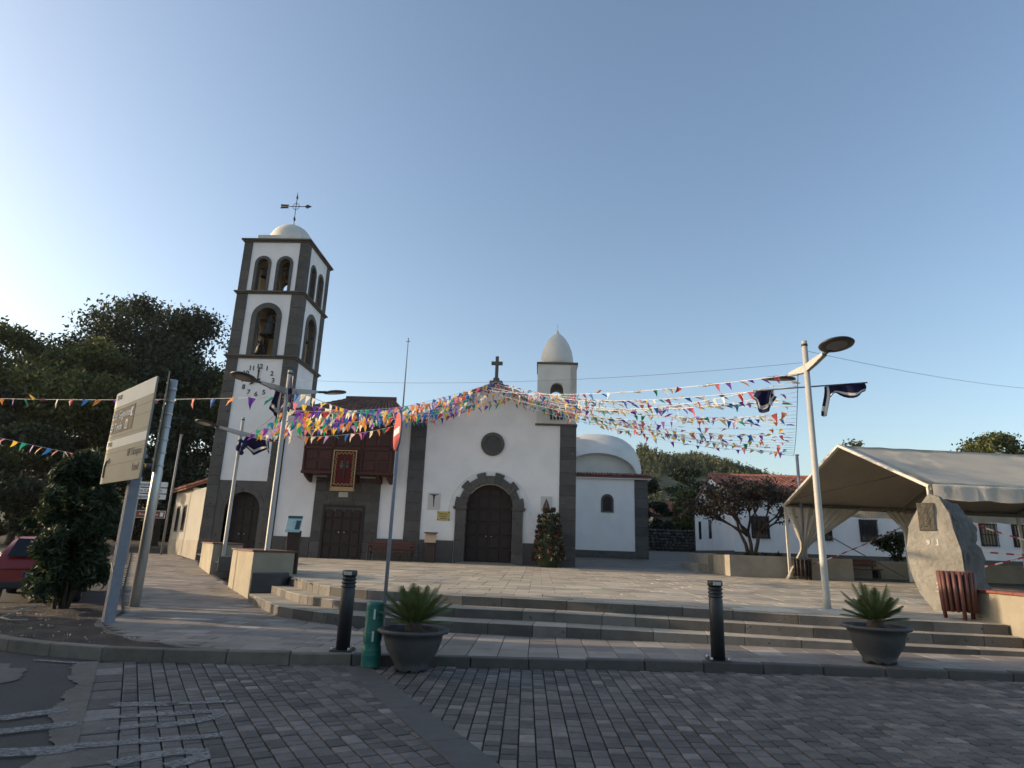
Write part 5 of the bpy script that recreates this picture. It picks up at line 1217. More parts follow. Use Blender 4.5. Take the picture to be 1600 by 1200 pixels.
link('pole', tubem([(-19.47, 33.0, .7), (-19.47, 33.0, 6.95)], [.06, .05], 8), M['greypole'], pp); link('cap', bbox(-19.54, -19.40, 32.93, 33.07, 6.95, 6.99), M['greypole'], pp)
pp = empty('plain_mast', (-37.5, 45.0, .7), label='leaning mast among the trees at the far left', cat='mast')
link('pole', tubem([(-37.1, 45.0, .7), (-38.3, 45.0, 7.5)], [.08, .06], 8), M['greypole'], pp); link('cap', bbox(-38.38, -38.22, 44.95, 45.05, 7.5, 7.54), M['greypole'], pp)
pp = empty('lamp_mast', (-15.6, 20.6, .2), label='thin grey lamp mast half hidden behind the direction board', cat='mast')
link('pole', tubem([(-13.05, 19.0, .2), (-13.05, 19.0, 5.6)], [.06, .045], 8), M['greypole'], pp); link('arm', tubem([(-13.05, 19.0, 5.6), (-12.7, 18.9, 5.65)], .03, 6), M['greypole'], pp); link('junction_box', bbox(-13.18, -12.92, 18.9, 19.1, 3.25, 3.5, .01), M['greypole'], pp)

# ------------------------------------------------------------------ right side: wall, bin, monument, tent, planters
rw_ = empty('low_wall', (8.1, 11.5, .2), label='low cream wall with red tile cap closing the right end of the steps', cat='wall')
link('wall_body', bbox(8.06, 8.42, 10.4, 12.75, .1, 1.14, .008), M['conc'], rw_); link('wall_body', bbox(8.425, 14.0, 12.4, 12.76, .1, 1.13, .008), M['conc'], rw_)
for k in range(6): link('cap_tile', bbox(8.02, 8.46, 10.38 + k * .4 + .003, 10.38 + (k + 1) * .4 - .003, 1.142, 1.19, .008), M['cap'], rw_)
for k in range(13): link('cap_tile', bbox(8.47 + k * .42 + .003, 8.47 + (k + 1) * .42 - .003, 12.36, 12.80, 1.132, 1.18, .008), M['cap'], rw_)
bm = B(); lathe(bm, [(.045, 0), (.045, .02), (.02, .03)], 12); me = mesh_from(bm); me.transform(Matrix.Translation((8.06, 11.35, .66)) @ Matrix.Rotation(R(-90), 4, 'Y')); link('drain_hole', me, M['black'], rw_)
def slat_bin(c, r_, h, label, m, n=18):
    t = empty('litter_bin', c, 0.2, label, 'litter bin', 'slatted litter bins')
    bm = B(); lathe(bm, [(r_ * .8, .14), (r_ * .86, h * .93), (r_ * .8, h * .93), (r_ * .74, .18)], 20); link('liner', mesh_from(bm), M['black'], t, local=True)
    for k in range(n):
        a = 6.2832 * k / n; z0 = .0 if k % 6 in (0,) else .13
        bm = B(); tube(bm, [(r_ * .92 * math.cos(a), r_ * .92 * math.sin(a), z0), (r_ * math.cos(a), r_ * math.sin(a), h)], .034, 8); link('slat', mesh_from(bm), m, t, local=True)
    for z in (.25, h * .8):
        bm = B(); rr_ = r_ * (.92 + .08 * z / h) - .035; tube(bm, [(rr_ * math.cos(.3142 * k), rr_ * math.sin(.3142 * k), z) for k in range(21)], .014, 6, cap=False); link('hoop', mesh_from(bm), M['black'], t, local=True)
slat_bin((7.72, 12.55, plaza_z(12.5)), .27, .84, 'reddish round slatted litter bin in front of the stone monument', M['binw'])
slat_bin((10.35, 26.3, plaza_z(26.3)), .33, .8, 'dark slatted litter bin at the foot of the tent curtain', M['wood'], 14)

# monument: split boulder with a dressed face to the left
mo = empty('stone_monument', (8.75, 14.6, plaza_z(14.6)), label='upright split boulder monument with dressed pale face and bronze plaque', cat='monument')
FACE = [(8.36, 14.2, .62), (8.22, 14.9, .62), (8.02, 14.75, 1.28), (7.90, 14.85, 1.88), (7.98, 14.85, 2.42), (8.26, 14.8, 2.92), (8.48, 14.65, 3.14), (8.66, 14.35, 3.08), (8.76, 14.1, 2.75), (8.78, 13.95, 2.3), (8.74, 13.9, 1.6), (8.72, 13.92, .62)]
pn_ = (Vector((-.55, -.82, .06))).normalized()
fp0 = Vector((8.4, 14.3, 1.6)); fe = Vector((.83, -.55, 0)).normalized(); fu = fe.cross(pn_) * -1
if fu.z < 0: fu = -fu
F2 = [(-.12, -.97), (-.38, -.60), (-.52, -.15), (-.56, .32), (-.47, .78), (-.22, 1.22), (-.02, 1.50), (.16, 1.42), (.32, 1.10), (.35, .72), (.42, .3), (.45, -.3), (.47, -.97)]
bm = B(); front = [bm.verts.new(fp0 + fe * (u + .06) + fu * v) for u, v in F2]; f0 = bm.faces.new(front)
back_pts = []
rg = random.Random(41); rings = [front]
cxm, czm = .0, .1
for k, (dep, sc, sx) in enumerate(((.10, 1.02, .03), (.35, 1.02, .18), (.62, .98, .33), (.82, .85, .44))):
    ring_ = []
    for (u, v) in F2:
        vv_ = v if v < -.9 else -.97 + (v + .97) * (1 - (0, .01, .04, .14)[k])
        ring_.append(bm.verts.new(fp0 + fe * ((u + .06) * sc + sx) + fu * vv_ - pn_ * dep + Vector((rg.uniform(-.08, .08), rg.uniform(-.08, .08), rg.uniform(-.06, .06) if v > -.9 else 0)) * (1 if k else .3)))
    for i in range(len(F2)):
        f = bm.faces.new((rings[-1][i], rings[-1][(i + 1) % len(F2)], ring_[(i + 1) % len(F2)], ring_[i])); f.material_index = 1
    rings.append(ring_)
f = bm.faces.new(rings[-1][::-1]); f.material_index = 1
bmesh.ops.recalc_face_normals(bm, faces=bm.faces)
rough_faces = [f for f in bm.faces if f.material_index == 1]
bmesh.ops.triangulate(bm, faces=rough_faces)
bmesh.ops.subdivide_edges(bm, edges=[e for e in bm.edges if all(f.material_index == 1 for f in e.link_faces)], cuts=4, fractal=.55, along_normal=.6, seed=4, use_grid_fill=True)
bmesh.ops.triangulate(bm, faces=[f for f in bm.faces if len(f.verts) > 4])
link('boulder', mesh_from(bm), [M['stone'], M['stoner']], mo)
Tm_ = Matrix.Translation(fp0 + pn_ * .012) @ Matrix((fe, -pn_, fu)).transposed().to_4x4()
bm = B(); box(bm, -.20, .11, -.012, .015, .70, 1.30, Tm_); bevel(bm, .006); pq = link('bronze_plaque', mesh_from(bm), M['bronzep'], mo)
bm = B(); prism(bm, [(-.12, .78), (.0, .80), (.02, .95), (-.02, 1.06), (.0, 1.14), (-.05, 1.2), (-.10, 1.14), (-.08, 1.04), (-.14, .92)], -.02, -.010, Tm_); bmesh.ops.recalc_face_normals(bm, faces=bm.faces); bevel(bm, .004); link('relief_figure', mesh_from(bm), M['bronzep'], pq)
for s, u, z in (('9', -.07, .45), ('J', .10, .47), ('2', .02, -.42), ('O', .17, -.42)): put_text('inlaid_letter', s, .14, M['carved'], mo, Tm_ @ Vector((u, -.002, z)), fe, fu, .005, 'CENTER', 1.0, .006)
link('inlay_line', bbox(-.05, .08, -.002, .012, -.545, -.535, 0, Tm_), M['carved'], mo); link('inlay_line', bbox(.11, .24, -.002, .012, -.545, -.535, 0, Tm_), M['carved'], mo)

# marquee tent
tn = empty('marquee_tent', (12, 22.4, .8), label='large pale canvas marquee tent with open gable end', cat='tent')
TA_ = Vector((9.95, 26.5, 0)); TB_ = Vector((10.92, 18.4, 0)); gd = (TB_ - TA_); GW = gd.length; gd.normalize(); rd = Vector((-gd.y, gd.x, 0)); ZE, ZR, TLn = 3.80, 5.52, 15.0
def tp(u, v, z): return TA_ + gd * u + rd * v + Vector((0, 0, z))        # u across the gable, v along the ridge
def slope_cloth(u0, z0, u1, z1, name, m='canvas', dz=0.0):
    bm = B(); nu, nv = 10, 30; g = []
    for j in range(nv + 1):
        v = TLn * j / nv; bay = abs(math.sin(math.pi * v / 5.0))
        g.append([bm.verts.new(tp(u0 + (u1 - u0) * i / nu, v, z0 + (z1 - z0) * i / nu - .10 * bay * math.sin(math.pi * i / nu) + .012 * math.sin(v * 7 + i) + dz)) for i in range(nu + 1)])
    for j in range(nv):
        for i in range(nu): f = bm.faces.new((g[j][i], g[j][i + 1], g[j + 1][i + 1], g[j + 1][i])); f.smooth = True
    bmesh.ops.solidify(bm, geom=list(bm.faces), thickness=.006); bmesh.ops.recalc_face_normals(bm, faces=bm.faces)
    return link(name, mesh_from(bm), M[m], tn)
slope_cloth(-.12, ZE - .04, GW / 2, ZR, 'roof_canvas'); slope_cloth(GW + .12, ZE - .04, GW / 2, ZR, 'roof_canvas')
slope_cloth(-.12, ZE - .04, GW / 2, ZR, 'roof_underside', 'under_canvas', -.02); slope_cloth(GW + .12, ZE - .04, GW / 2, ZR, 'roof_underside', 'under_canvas', -.02)  # second sheet just below the roof canvas, in a darker tone
def bar(a, b_, w, m, name): 
    a, b_ = Vector(a), Vector(b_); d = b_ - a; bm = B(); T = Matrix.Translation(a) @ d.to_track_quat('Z', 'Y').to_matrix().to_4x4(); box(bm, -w, w, -w * .7, w * .7, 0, d.length, T); bevel(bm, .006); return link(name, mesh_from(bm), m, tn)
for v in (0, 5, 10, 15):
    m_ = M['tentmetal'] if v == 0 else M['tentdark']
    bar(tp(-.05, v, ZE - .08), tp(GW / 2, v, ZR - .06 if v else ZR), .065, m_, 'rafter'); bar(tp(GW + .05, v, ZE - .08), tp(GW / 2, v, ZR - .06 if v else ZR), .065, m_, 'rafter')
    for u in (0, GW):
        g = plaza_z(tp(u, v, 0).y); bar(tp(u, v, g - .02), tp(u, v, ZE - .08), .06, M['tentmetal'], 'leg')
        link('foot_plate', bbox(tp(u, v, 0).x - .16, tp(u, v, 0).x + .16, tp(u, v, 0).y - .16, tp(u, v, 0).y + .16, g - .02, g + .03, .004), M['tentdark'], tn)
    if v: bar(tp(1.6, v, ZE + .62), tp(GW - 1.6, v, ZE + .62), .085, M['tentdark'], 'tie_beam')
for u in (0, GW): bar(tp(u, 0, ZE - .12), tp(u, 15, ZE - .12), .09, M['tentdark'], 'eave_beam')
for v in (0, 5, 10):
    for a, b_ in (((.4, ZE + .1), (GW / 2, ZR - .2)), ((GW - .4, ZE + .1), (GW / 2, ZR - .2))):
        link('bracing_cable', tubem([tp(a[0], v, a[1]), tp(b_[0], v + 5, b_[1])], .012, 5), M['wire'], tn)
def valance(u, v0, v1, z0, z1, amp, name):
    bm = B(); n = 90; pr = None
    for i in range(n + 1):
        v = v0 + (v1 - v0) * i / n; o_ = amp * math.sin(v * 9) + amp * .5 * math.sin(v * 23); a = bm.verts.new(tp(u + o_ * .3, v, z1)); b_ = bm.verts.new(tp(u + o_, v, z0 + .02 * math.sin(v * 5)))
        if pr: f = bm.faces.new((pr[0], a, b_, pr[1])); f.smooth = True
        pr = (a, b_)
    bmesh.ops.solidify(bm, geom=list(bm.faces), thickness=.006); return link(name, mesh_from(bm), M['canvas'], tn)
valance(GW + .14, 0, 15, ZE - .45, ZE - .02, .03, 'valance'); valance(-.14, 0, 15, ZE - .45, ZE - .02, .03, 'valance')
def curtain(top0, top1, tie, foot0, foot1, name, seed):
    """gathered tent curtain: spread at the top, tied in the middle, flaring at the foot"""
    bm = B(); n = 28; rows_ = []
    top0, top1, tie, foot0, foot1 = map(Vector, (top0, top1, tie, foot0, foot1)); side = (top1 - top0).normalized(); out = Vector((-side.y, side.x, 0))
    for j in range(15):
        t = j / 14; row_ = []
        for i in range(n + 1):
            s = i / n
            if t < .55: k = (t / .55) ** 1.3; p = top0.lerp(top1, s).lerp(tie + side * (s - .5) * .16, k)
            else: k = (t - .55) / .45; p = (tie + side * (s - .5) * .16).lerp(foot0.lerp(foot1, s), k ** .8)
            p = p + out * .075 * math.sin(i * 1.9 + seed) * (.4 + .6 * (1 - abs(t - .5))); row_.append(bm.verts.new(p))
        rows_.append(row_)
    for a, b_ in zip(rows_[:-1], rows_[1:]):
        for i in range(n): f = bm.faces.new((a[i], a[i + 1], b_[i + 1], b_[i])); f.smooth = True
    bmesh.ops.solidify(bm, geom=list(bm.faces), thickness=.006); link(name, mesh_from(bm), M['curtain'], tn)
curtain(tp(.12, -.08, ZE - .15), tp(.35, 3.0, ZE - .15), tp(.2, .55, 2.1), tp(.15, -.25, .87), tp(.1, .75, .87), 'curtain', 1)
curtain(tp(.1, 4.2, ZE - .15), tp(.1, 6.6, ZE - .15), tp(.05, 5.6, 2.2), tp(.0, 5.3, .9), tp(.0, 5.9, .9), 'curtain', 2)
# striped warning tapes across the tent
def tape(pts, label):
    t = empty('warning_tape', pts[0], 0, label, 'tape', 'red and white warning tapes'); P = [Vector(p) for p in pts]
    L = (P[1] - P[0]).length; n = int(L / .22); d = (P[1] - P[0]).normalized()
    bm = B(); pv = None
    for k in range(n + 1):
        q = k / n; p = P[0].lerp(P[1], q) - Vector((0, 0, .1 * math.sin(math.pi * q))); tw_ = .3 * math.sin(k * .7); w = Vector((0, math.sin(tw_) * .024, math.cos(tw_) * .024)); v2 = (bm.verts.new(p - w), bm.verts.new(p + w))
        if pv: f = bm.faces.new((pv[0], v2[0], v2[1], pv[1])); f.material_index = k % 2
        pv = v2
    bmesh.ops.solidify(bm, geom=list(bm.faces), thickness=.002)
    link('tape_strip', mesh_from(bm), [M['tapew'], M['taper']], t)
tape([(9.95, 26.4, 1.15), (14.6, 26.8, 3.0)], 'warning tape rising from the tent curtain foot to the right')
tape([(10.95, 18.5, 3.1), (15.5, 18.9, 1.95)], 'warning tape sloping down right from behind the monument')
tape([(11.2, 18.6, 2.05), (17.5, 19.2, 2.0)], 'level warning tape right of the monument')
tape([(11.0, 18.5, 1.35), (15.0, 18.8, 2.4)], 'warning tape rising to the right edge behind the monument')
o = link('guy_rope', tubem([(10.05, 26.4, 3.4), (12.2, 26.6, 2.25), (14.6, 26.9, 1.05)], .02, 6), M['wire']); tag(o, 'dark guy rope slanting down inside the tent opening', 'rope')

# planters and benches behind the plaza
def planter(name, x0, x1, y0, y1, z0, z1, label):
    t = empty(name, ((x0 + x1) / 2, (y0 + y1) / 2, z0), 0, label, 'planter', 'concrete planters behind the plaza')
    for nm, b_ in (('wall', (x0, x1, y0, y0 + .25)), ('wall', (x0, x1, y1 - .25, y1)), ('wall', (x0, x0 + .25, y0 + .252, y1 - .252)), ('wall', (x1 - .25, x1, y0 + .252, y1 - .252))): link(nm, bbox(*b_, z0 - .2, z1, .01), M['concd'], t)
    link('soil', bbox(x0 + .252, x1 - .252, y0 + .252, y1 - .252, z0 - .2, z1 - .08), M['soil'], t); return t
planter('concrete_planter', 7.72, 12.6, 26.9, 29.4, .86, 1.70, 'concrete planter holding the purple-leaved tree left of the tent')
p2 = planter('concrete_planter', 12.9, 24.0, 28.2, 30.6, .9, 1.66, 'long concrete planter behind the tent opening')
link('pale_panel', bbox(14.2, 15.4, 28.17, 28.198, .8, 1.62, .004), M['conc'], p2)
bw = empty('seat_wall', (7.75, 31, .95), label='low concrete seat wall running back beside the planter', cat='wall')
link('wall_body', bbox(7.5, 7.9, 29.45, 33.2, .8, 1.74, .01), M['concd'], bw); link('seat_slab', bbox(7.1, 7.498, 29.6, 33.0, .8, 1.28, .01), M['concd'], bw)
def slab_bench(c, w, label):
    t = empty('long_bench', c, 0, label, 'bench')
    for k in range(4): link('seat_slat', bbox(-w / 2, w / 2, -.25 + k * .13, -.14 + k * .13, .42, .47, .006), M['benchw'], t, local=True)
    for k in range(2): link('back_slat', bbox(-w / 2, w / 2, .26, .30, .56 + k * .15, .68 + k * .15, .006), M['benchw'], t, local=True)
    for s in (-.9, 0, .9): link('leg', bbox(s * w / 2 - .05, s * w / 2 + .05, -.2, .3, 0, .42, .006), M['black'], t, local=True); link('back_post', bbox(s * w / 2 - .03, s * w / 2 + .03, .3, .35, .3, .85, .004), M['black'], t, local=True)
slab_bench((12.6, 27.6, plaza_z(27.6)), 2.8, 'long dark bench inside the tent in front of the concrete planter')
link('kerb_step', bbox(9.5, 24, 27.15, 27.25, .8, .97, .01), M['kerbd']); tag(bpy.data.objects['kerb_step'], kind='structure')

# dry stone wall at the end of the lane
sw_ = empty('dry_stone_wall', (9.4, 47, 1.8), label='dark dry stone wall closing the lane between chapel and house', cat='wall')
link('wall_core', bbox(6.5, 12.2, 47.12, 47.6, 1.6, 3.2), M['drystone'], sw_)
SM = []
for k in range(6):
    bm = B(); bmesh.ops.create_icosphere(bm, subdivisions=1, radius=1); rg = random.Random(k)
    for v in bm.verts: v.co *= rg.uniform(.8, 1.12)
    me = mesh_from(bm); me.materials.append(M['drystone']); SM.append(me)
rg = random.Random(77); z = 1.72; cnt = 0
while z < 3.2:
    h = rg.uniform(.16, .24); x = 6.5
    while x < 12.2:
        w = rg.uniform(.2, .38); o = bpy.data.objects.new('stone', rg.choice(SM)); COL.objects.link(o); o.parent = sw_; o.matrix_parent_inverse = Matrix.Translation((-9.4, -47, -1.8))
        o.location = (x + w / 2, 47.05 + rg.uniform(-.04, .06), z + h / 2); o.scale = (w * .56, .2, h * .58); o.rotation_euler = (rg.uniform(-.3, .3), rg.uniform(-.25, .25), rg.uniform(-.3, .3)); x += w; cnt += 1
    z += h

# ------------------------------------------------------------------ bunting
PEN = []
for k in range(9):
    bm = B(); rg = random.Random(k); tw = rg.uniform(-1, 1); bn = rg.uniform(-.16, .16)
    top = [(-.095, 0, 0), (0, bn * .2, -.004), (.095, 0, 0)]; mid = [(-.05, bn * .7, -.14), (.0, bn + .01, -.145), (.05, bn * .6 + tw * .04, -.14)]; tip = (tw * .07, bn * 1.3, -.29)
    vt = [bm.verts.new(p) for p in top]; vm = [bm.verts.new(p) for p in mid]; vp = bm.verts.new(tip)
    for i in range(2): bm.faces.new((vt[i], vt[i + 1], vm[i + 1], vm[i]))
    bm.faces.new((vm[0], vm[1], vp)); bm.faces.new((vm[1], vm[2], vp))
    for f in bm.faces: f.smooth = True
    PEN.append(mesh_from(bm))
PENM = {}
def pennant_mesh(k, c):
    if (k, c) not in PENM:
        me = PEN[k].copy(); me.materials.clear(); me.materials.append(FLAGM[c]); PENM[(k, c)] = me
    return PENM[(k, c)]
bun_rg = random.Random(99)
def bunting(a, b_, sag, label, group, spacing=.36, start=.2, end=None, size=1.0, lift=0.0, order=True, gap=0.0, jit=1.0):
    a, b_ = Vector(a), Vector(b_); L = (b_ - a).length; t = empty('bunting_string', a, 0, label, 'bunting', group)
    pos = lambda s: a.lerp(b_, s) - Vector((0, 0, sag * 4 * s * (1 - s)))
    link('cord', tubem([pos(i / 24) for i in range(25)], .008, 5), M['cord'], t)
    d = start; k = bun_rg.randrange(8); end = L - .2 if end is None else end
    ang = math.atan2(b_.y - a.y, b_.x - a.x)
    while d < end:
        if bun_rg.random() > gap:
            s = d / L; p = pos(s); c = k % 8 if order else bun_rg.choice((0, 0, 1, 1, 2, 2, 3, 4, 4, 4, 5, 6, 6, 7, 7, 8))
            o = bpy.data.objects.new('pennant', pennant_mesh(bun_rg.randrange(9), c)); COL.objects.link(o); o.parent = t; o.matrix_parent_inverse = Matrix.Translation(-a)
            o.location = p; sc = size * bun_rg.uniform(.85, 1.12); o.scale = (sc, sc, sc)
            wind = lift + bun_rg.gauss(0, .42 * jit)
            o.rotation_euler = (wind, bun_rg.gauss(0, .28 * jit), ang + bun_rg.gauss(0, .55 * jit))
        k += 1; d += spacing * bun_rg.uniform(.85, 1.15)
G1 = 'bunting strings over the plaza'
RT, RBt = Vector((5.55, 13.5, 5.52)), Vector((10.3, 26.2, 5.70))
LTp, LBt = Vector((-7.0, 17.1, 5.55)), Vector((-11.2, 23.1, 5.35))
gable_at = [(-4.6, 8.35), (-4.0, 8.7), (-3.4, 8.95), (-2.9, 9.15), (-2.3, 9.45), (-1.8, 9.2), (-1.3, 9.0), (-.8, 8.75), (-.3, 8.5)]
# strings from the gable to the rope on the right
NR = 24
_o = 'first second third fourth fifth sixth seventh eighth ninth tenth eleventh twelfth thirteenth fourteenth fifteenth sixteenth seventeenth eighteenth nineteenth twentieth twenty-first twenty-second twenty-third'.split()
ordi = ['nearest'] + _o[1:] + ['farthest']
for i in range(NR):
    t = i / (NR - 1); p = RT.lerp(RBt, t); gx_, gz_ = gable_at[3 + (i * 5) % 6]
    bunting((gx_, 29.6, gz_ + bun_rg.uniform(-.25, .1)), p, .25 + .45 * bun_rg.random(), '%s from the steps of the pennant strings fanning from gable to the right' % ordi[i], G1, .38, .2, None, .84, .75, False, .2)
# strings from the gable to the lamp posts on the left
NL = 15
for i in range(NL):
    t = i / (NL - 1); p = LTp.lerp(LBt, t * .85) + Vector((0, 0, bun_rg.uniform(-.35, .3))); gx_, gz_ = gable_at[(i * 2) % 7]
    bunting(p, (gx_, 29.6, gz_ + bun_rg.uniform(-.35, 0)), .15 + .75 * bun_rg.random(), '%s from the steps of the pennant strings fanning from gable to the left' % ordi[i], G1, .33, .15, None, 1.0, -.05, False, .1, .5)
# drapes along the gable slopes
for i, (a, b_) in enumerate((((-6.2, 29.7, 7.6), (-2.4, 29.7, 9.4)), ((-6.0, 29.5, 7.3), (-2.2, 29.6, 9.2)), ((-2.2, 29.7, 9.4), (1.9, 29.7, 8.1)), ((-2.3, 29.5, 9.2), (1.9, 29.5, 7.9)))):
    bunting(a, b_, .25 + .12 * (i % 2), ('upper', 'lower')[i % 2] + ' pennant string draped along the ' + ('left', 'right')[i // 2] + ' slope of the church gable', G1, .2, .1, None, .95, .1, False)
def bare_line(name, pts, m, label, cat='wire', r_=.007):
    o = link(name, tubem(pts, r_, 5), m); tag(o, label, cat)
def sagline(a, b_, sag, n=16): 
    a, b_ = Vector(a), Vector(b_); return [a.lerp(b_, i / n) - Vector((0, 0, sag * 4 * (i / n) * (1 - i / n))) for i in range(n + 1)]
bare_line('overhead_wire', sagline((-7.2, 17.05, 6.05), (5.69, 13.4, 5.75), .25), M['greypole'], 'bare wire strung between the left and right lamp posts', 'wire', .004)
bare_line('overhead_wire', sagline((5.69, 13.4, 6.02), (26, 27.6, 9.3), .45), M['greypole'], 'bare wire running from the right lamp post out of frame', 'wire', .005)
bare_line('side_rope', sagline(RT, RBt, .35), M['wire'], 'thin rope along which the right ends of the pennants are tied', 'rope', .009)
bare_line('side_rope', sagline(LTp, LBt, .1), M['wire'], 'thin rope along which the left ends of the pennants are tied', 'rope', .009)
fpole = empty('slim_pole', (10.5, 26.3, .86), label='slim grey pole beside the purple tree carrying the bunting rope', cat='pole'); link('pole', tubem([(10.55, 26.45, .8), (10.55, 26.45, 5.75)], .06, 10), M['greypole'], fpole); link('cap', bbox(10.48, 10.62, 26.38, 26.52, 5.75, 5.8), M['greypole'], fpole)
bunting((-7.3, 17.1, 5.55), (-40, 34.0, 9.3), .3, 'long pennant string crossing in front of the trees to the left edge', 'pennant strings at the street', .95, .5, 30, 1.15, .1)
bunting((-18.6, 19.2, 4.75), (-25.6, 41, 6.25), .2, 'lower pennant string receding into the trees behind the direction board', 'pennant strings at the street', .7, -1, None, 1.1, .1)
bunting((-37.9, 45.0, 5.0), (-36.0, 50, 6.0), .3, 'short far pennant string at the leaning mast', 'pennant strings at the street', .5, .3, None, 1.2, .0)

# ------------------------------------------------------------------ car
def car(loc, rz, label):
    t = empty('parked_car', loc, rz, label, 'car')
    # local: y forward, rear at y=0; half widths / heights along the length
    secs = [(0.0, .70, .42, .78, .72, .80), (.08, .82, .32, .90, .80, .98), (.22, .86, .26, .98, .76, 1.18), (.55, .88, .22, .98, .66, 1.42), (1.0, .89, .2, .98, .64, 1.50), (1.9, .89, .2, .96, .64, 1.50), (2.5, .89, .2, .95, .66, 1.34), (3.0, .88, .2, .93, .74, .96), (3.6, .86, .22, .86, .70, .87), (4.0, .80, .28, .74, .62, .75), (4.15, .66, .38, .60, .5, .62)]
    bm = B(); rings = []
    for y, w, zb, zs, wt, zt in secs:
        pr_ = [(-w * .9, zb), (-w, zb + .12), (-w * 1.0, (zb + zs) / 2 + .08), (-w * .96, zs), (-wt, zt - .05), (-wt * .82, zt), (0, zt + .025), (wt * .82, zt), (wt, zt - .05), (w * .96, zs), (w, (zb + zs) / 2 + .08), (w, zb + .12), (w * .9, zb)]
        rings.append([bm.verts.new((x, y, z)) for x, z in pr_])
    for a, b_ in zip(rings[:-1], rings[1:]):
        for i in range(12): f = bm.faces.new((a[i], a[i + 1], b_[i + 1], b_[i])); f.smooth = True
    bm.faces.new(rings[0]); bm.faces.new(rings[-1][::-1]); bmesh.ops.recalc_face_normals(bm, faces=bm.faces)
    for e in bm.edges:
        if len(e.link_faces) == 2 and e.calc_face_angle(0) > .7: e.smooth = False
    body = link('body', mesh_from(bm), M['carred'], t, local=True)
    def quad(name, pts, m, th=.008):
        bm = B(); f = face(bm, pts); bmesh.ops.solidify(bm, geom=list(bm.faces), thickness=th); bmesh.ops.recalc_face_normals(bm, faces=bm.faces); return link(name, mesh_from(bm), m, t, local=True)
    quad('rear_window', [(-.64, .03, 1.05), (.64, .03, 1.05), (.54, .43, 1.455), (-.54, .43, 1.455)], M['glass'])
    for s in (-1, 1):
        quad('side_window', [(s * .865, .75, 1.02), (s * .86, 2.45, .99), (s * .67, 2.2, 1.40), (s * .665, .95, 1.43)], M['glass'])
        quad('tail_lamp', [(s * .50, .045, .80), (s * .83, .10, .80), (s * .80, .16, 1.0), (s * .56, .10, .98)], M['lampred'], .03)
        bm = B(); lathe(bm, [(.0, -.09), (.06, -.08), (.09, 0), (.06, .08), (0, .09)], 10, cap=False); me = mesh_from(bm); me.transform(Matrix.Translation((s * 1.0, 2.35, 1.03)) @ Matrix.Diagonal((1.2, .7, .8, 1))); link('wing_mirror', me, M['carred'], t, local=True)
        for y in (.78, 3.38):
            T = Matrix.Translation((s * .80, y, .32)) @ Matrix.Rotation(R(90), 4, 'Y')
            bm = B(); lathe(bm, [(.2, -.1), (.3, -.1), (.32, -.06), (.32, .06), (.3, .1), (.2, .1)], 24); me = mesh_from(bm); me.transform(T); wh = link('tyre', me, M['tyre'], t, local=True)
            bm = B(); lathe(bm, [(.0, -.09), (.21, -.105), (.21, .105), (.0, .09)], 20, cap=False); me = mesh_from(bm); me.transform(T); link('rim', me, M['rim'], wh, local=True)
    pl2 = quad('number_plate', [(-.26, .0, .60), (.26, .0, .60), (.26, .0, .71), (-.26, .0, .71)], M['signwhite'], .02)
    quad('plate_band', [(-.26, -.022, .602), (-.22, -.022, .602), (-.22, -.022, .708), (-.26, -.022, .708)], M['plateblue'], .004)
    bm = B(); box(bm, -.8, .8, -.03, .1, .34, .50); bevel(bm, .03, 2); link('bumper', mesh_from(bm), M['black'], t, local=True)
    bm = B(); tube(bm, [(.0, .53, 1.43), (.0, .42, 1.40)], .05, 6); link('brake_light', mesh_from(bm), M['lampred'], t, local=True)
    return t
car((-11.55, 14.75, 0.0), math.atan2(.84, -.54) - math.pi / 2, 'red hatchback parked in the street half hidden by the bush')

# ------------------------------------------------------------------ trees, hill
def tree(name, label, x, y, z0, h, w, m, seed, n=14000, size=.22, trunk_h=.3, r_=.22, spread=.8, group=None, blobs=44, cat='tree', low=.25):
    t = empty(name, (x, y, z0), 0, label, cat, group); rg = random.Random(seed)
    bm = B(); ends = limbs(bm, (x, y, z0), h * trunk_h, r_, spread, 5, rg, 2); link('trunk', mesh_from(bm), M['bark'], t)
    cs = []; rs = []
    for e in ends:
        d = Vector((e.x - x, e.y - y, 0)); 
        if d.length > w / 2: e = Vector((x + d.x * w / 2 / d.length, y + d.y * w / 2 / d.length, e.z))
        if z0 + h * low < e.z < z0 + h * .92: cs.append(tuple(e)); k = rg.uniform(.09, .15) * h; rs.append((k, k, k * .75))
    for k in range(blobs):
        a = rg.uniform(0, 6.283); u = rg.random(); zz = low + (1 - low) * rg.random() ** .8; ww = math.sin(math.pi * min(.97, .18 + .8 * (zz - low) / (1 - low))) ** .6
        rr_ = w / 2 * ww * math.sqrt(u) * .95; k2 = h * rg.uniform(.04, .105); cs.append((x + rr_ * math.cos(a), y + rr_ * math.sin(a), z0 + min(zz * h, h - k2 * .8))); rs.append((k2 * 1.15, k2 * 1.15, k2 * .8))
    leaf_cloud('crown', cs, rs, n, size, m, t, seed, .35)
    return t
GT = 'trees behind the street'
tree('broadleaf_tree', 'tall dark tree at the far left edge of the photo', -48.0, 46.8, 1.1, 18.7, 13.5, M['leafm'], 1, 38400, .17, group=GT)
tree('broadleaf_tree', 'yellowish green round-topped tree left of the direction board', -40.2, 43.2, 1.1, 15.6, 11.0, M['leafm'], 2, 36000, .17, group=GT)
tree('broadleaf_tree', 'tallest dark tree rising above the direction board', -35.5, 51.6, 1.1, 21.1, 11.0, M['leafd'], 3, 40800, .17, group=GT)
tree('broadleaf_tree', 'dark spreading tree between the tallest tree and the tower', -30.7, 50.4, 1.1, 19.7, 9.8, M['leafd'], 4, 36000, .17, group=GT)
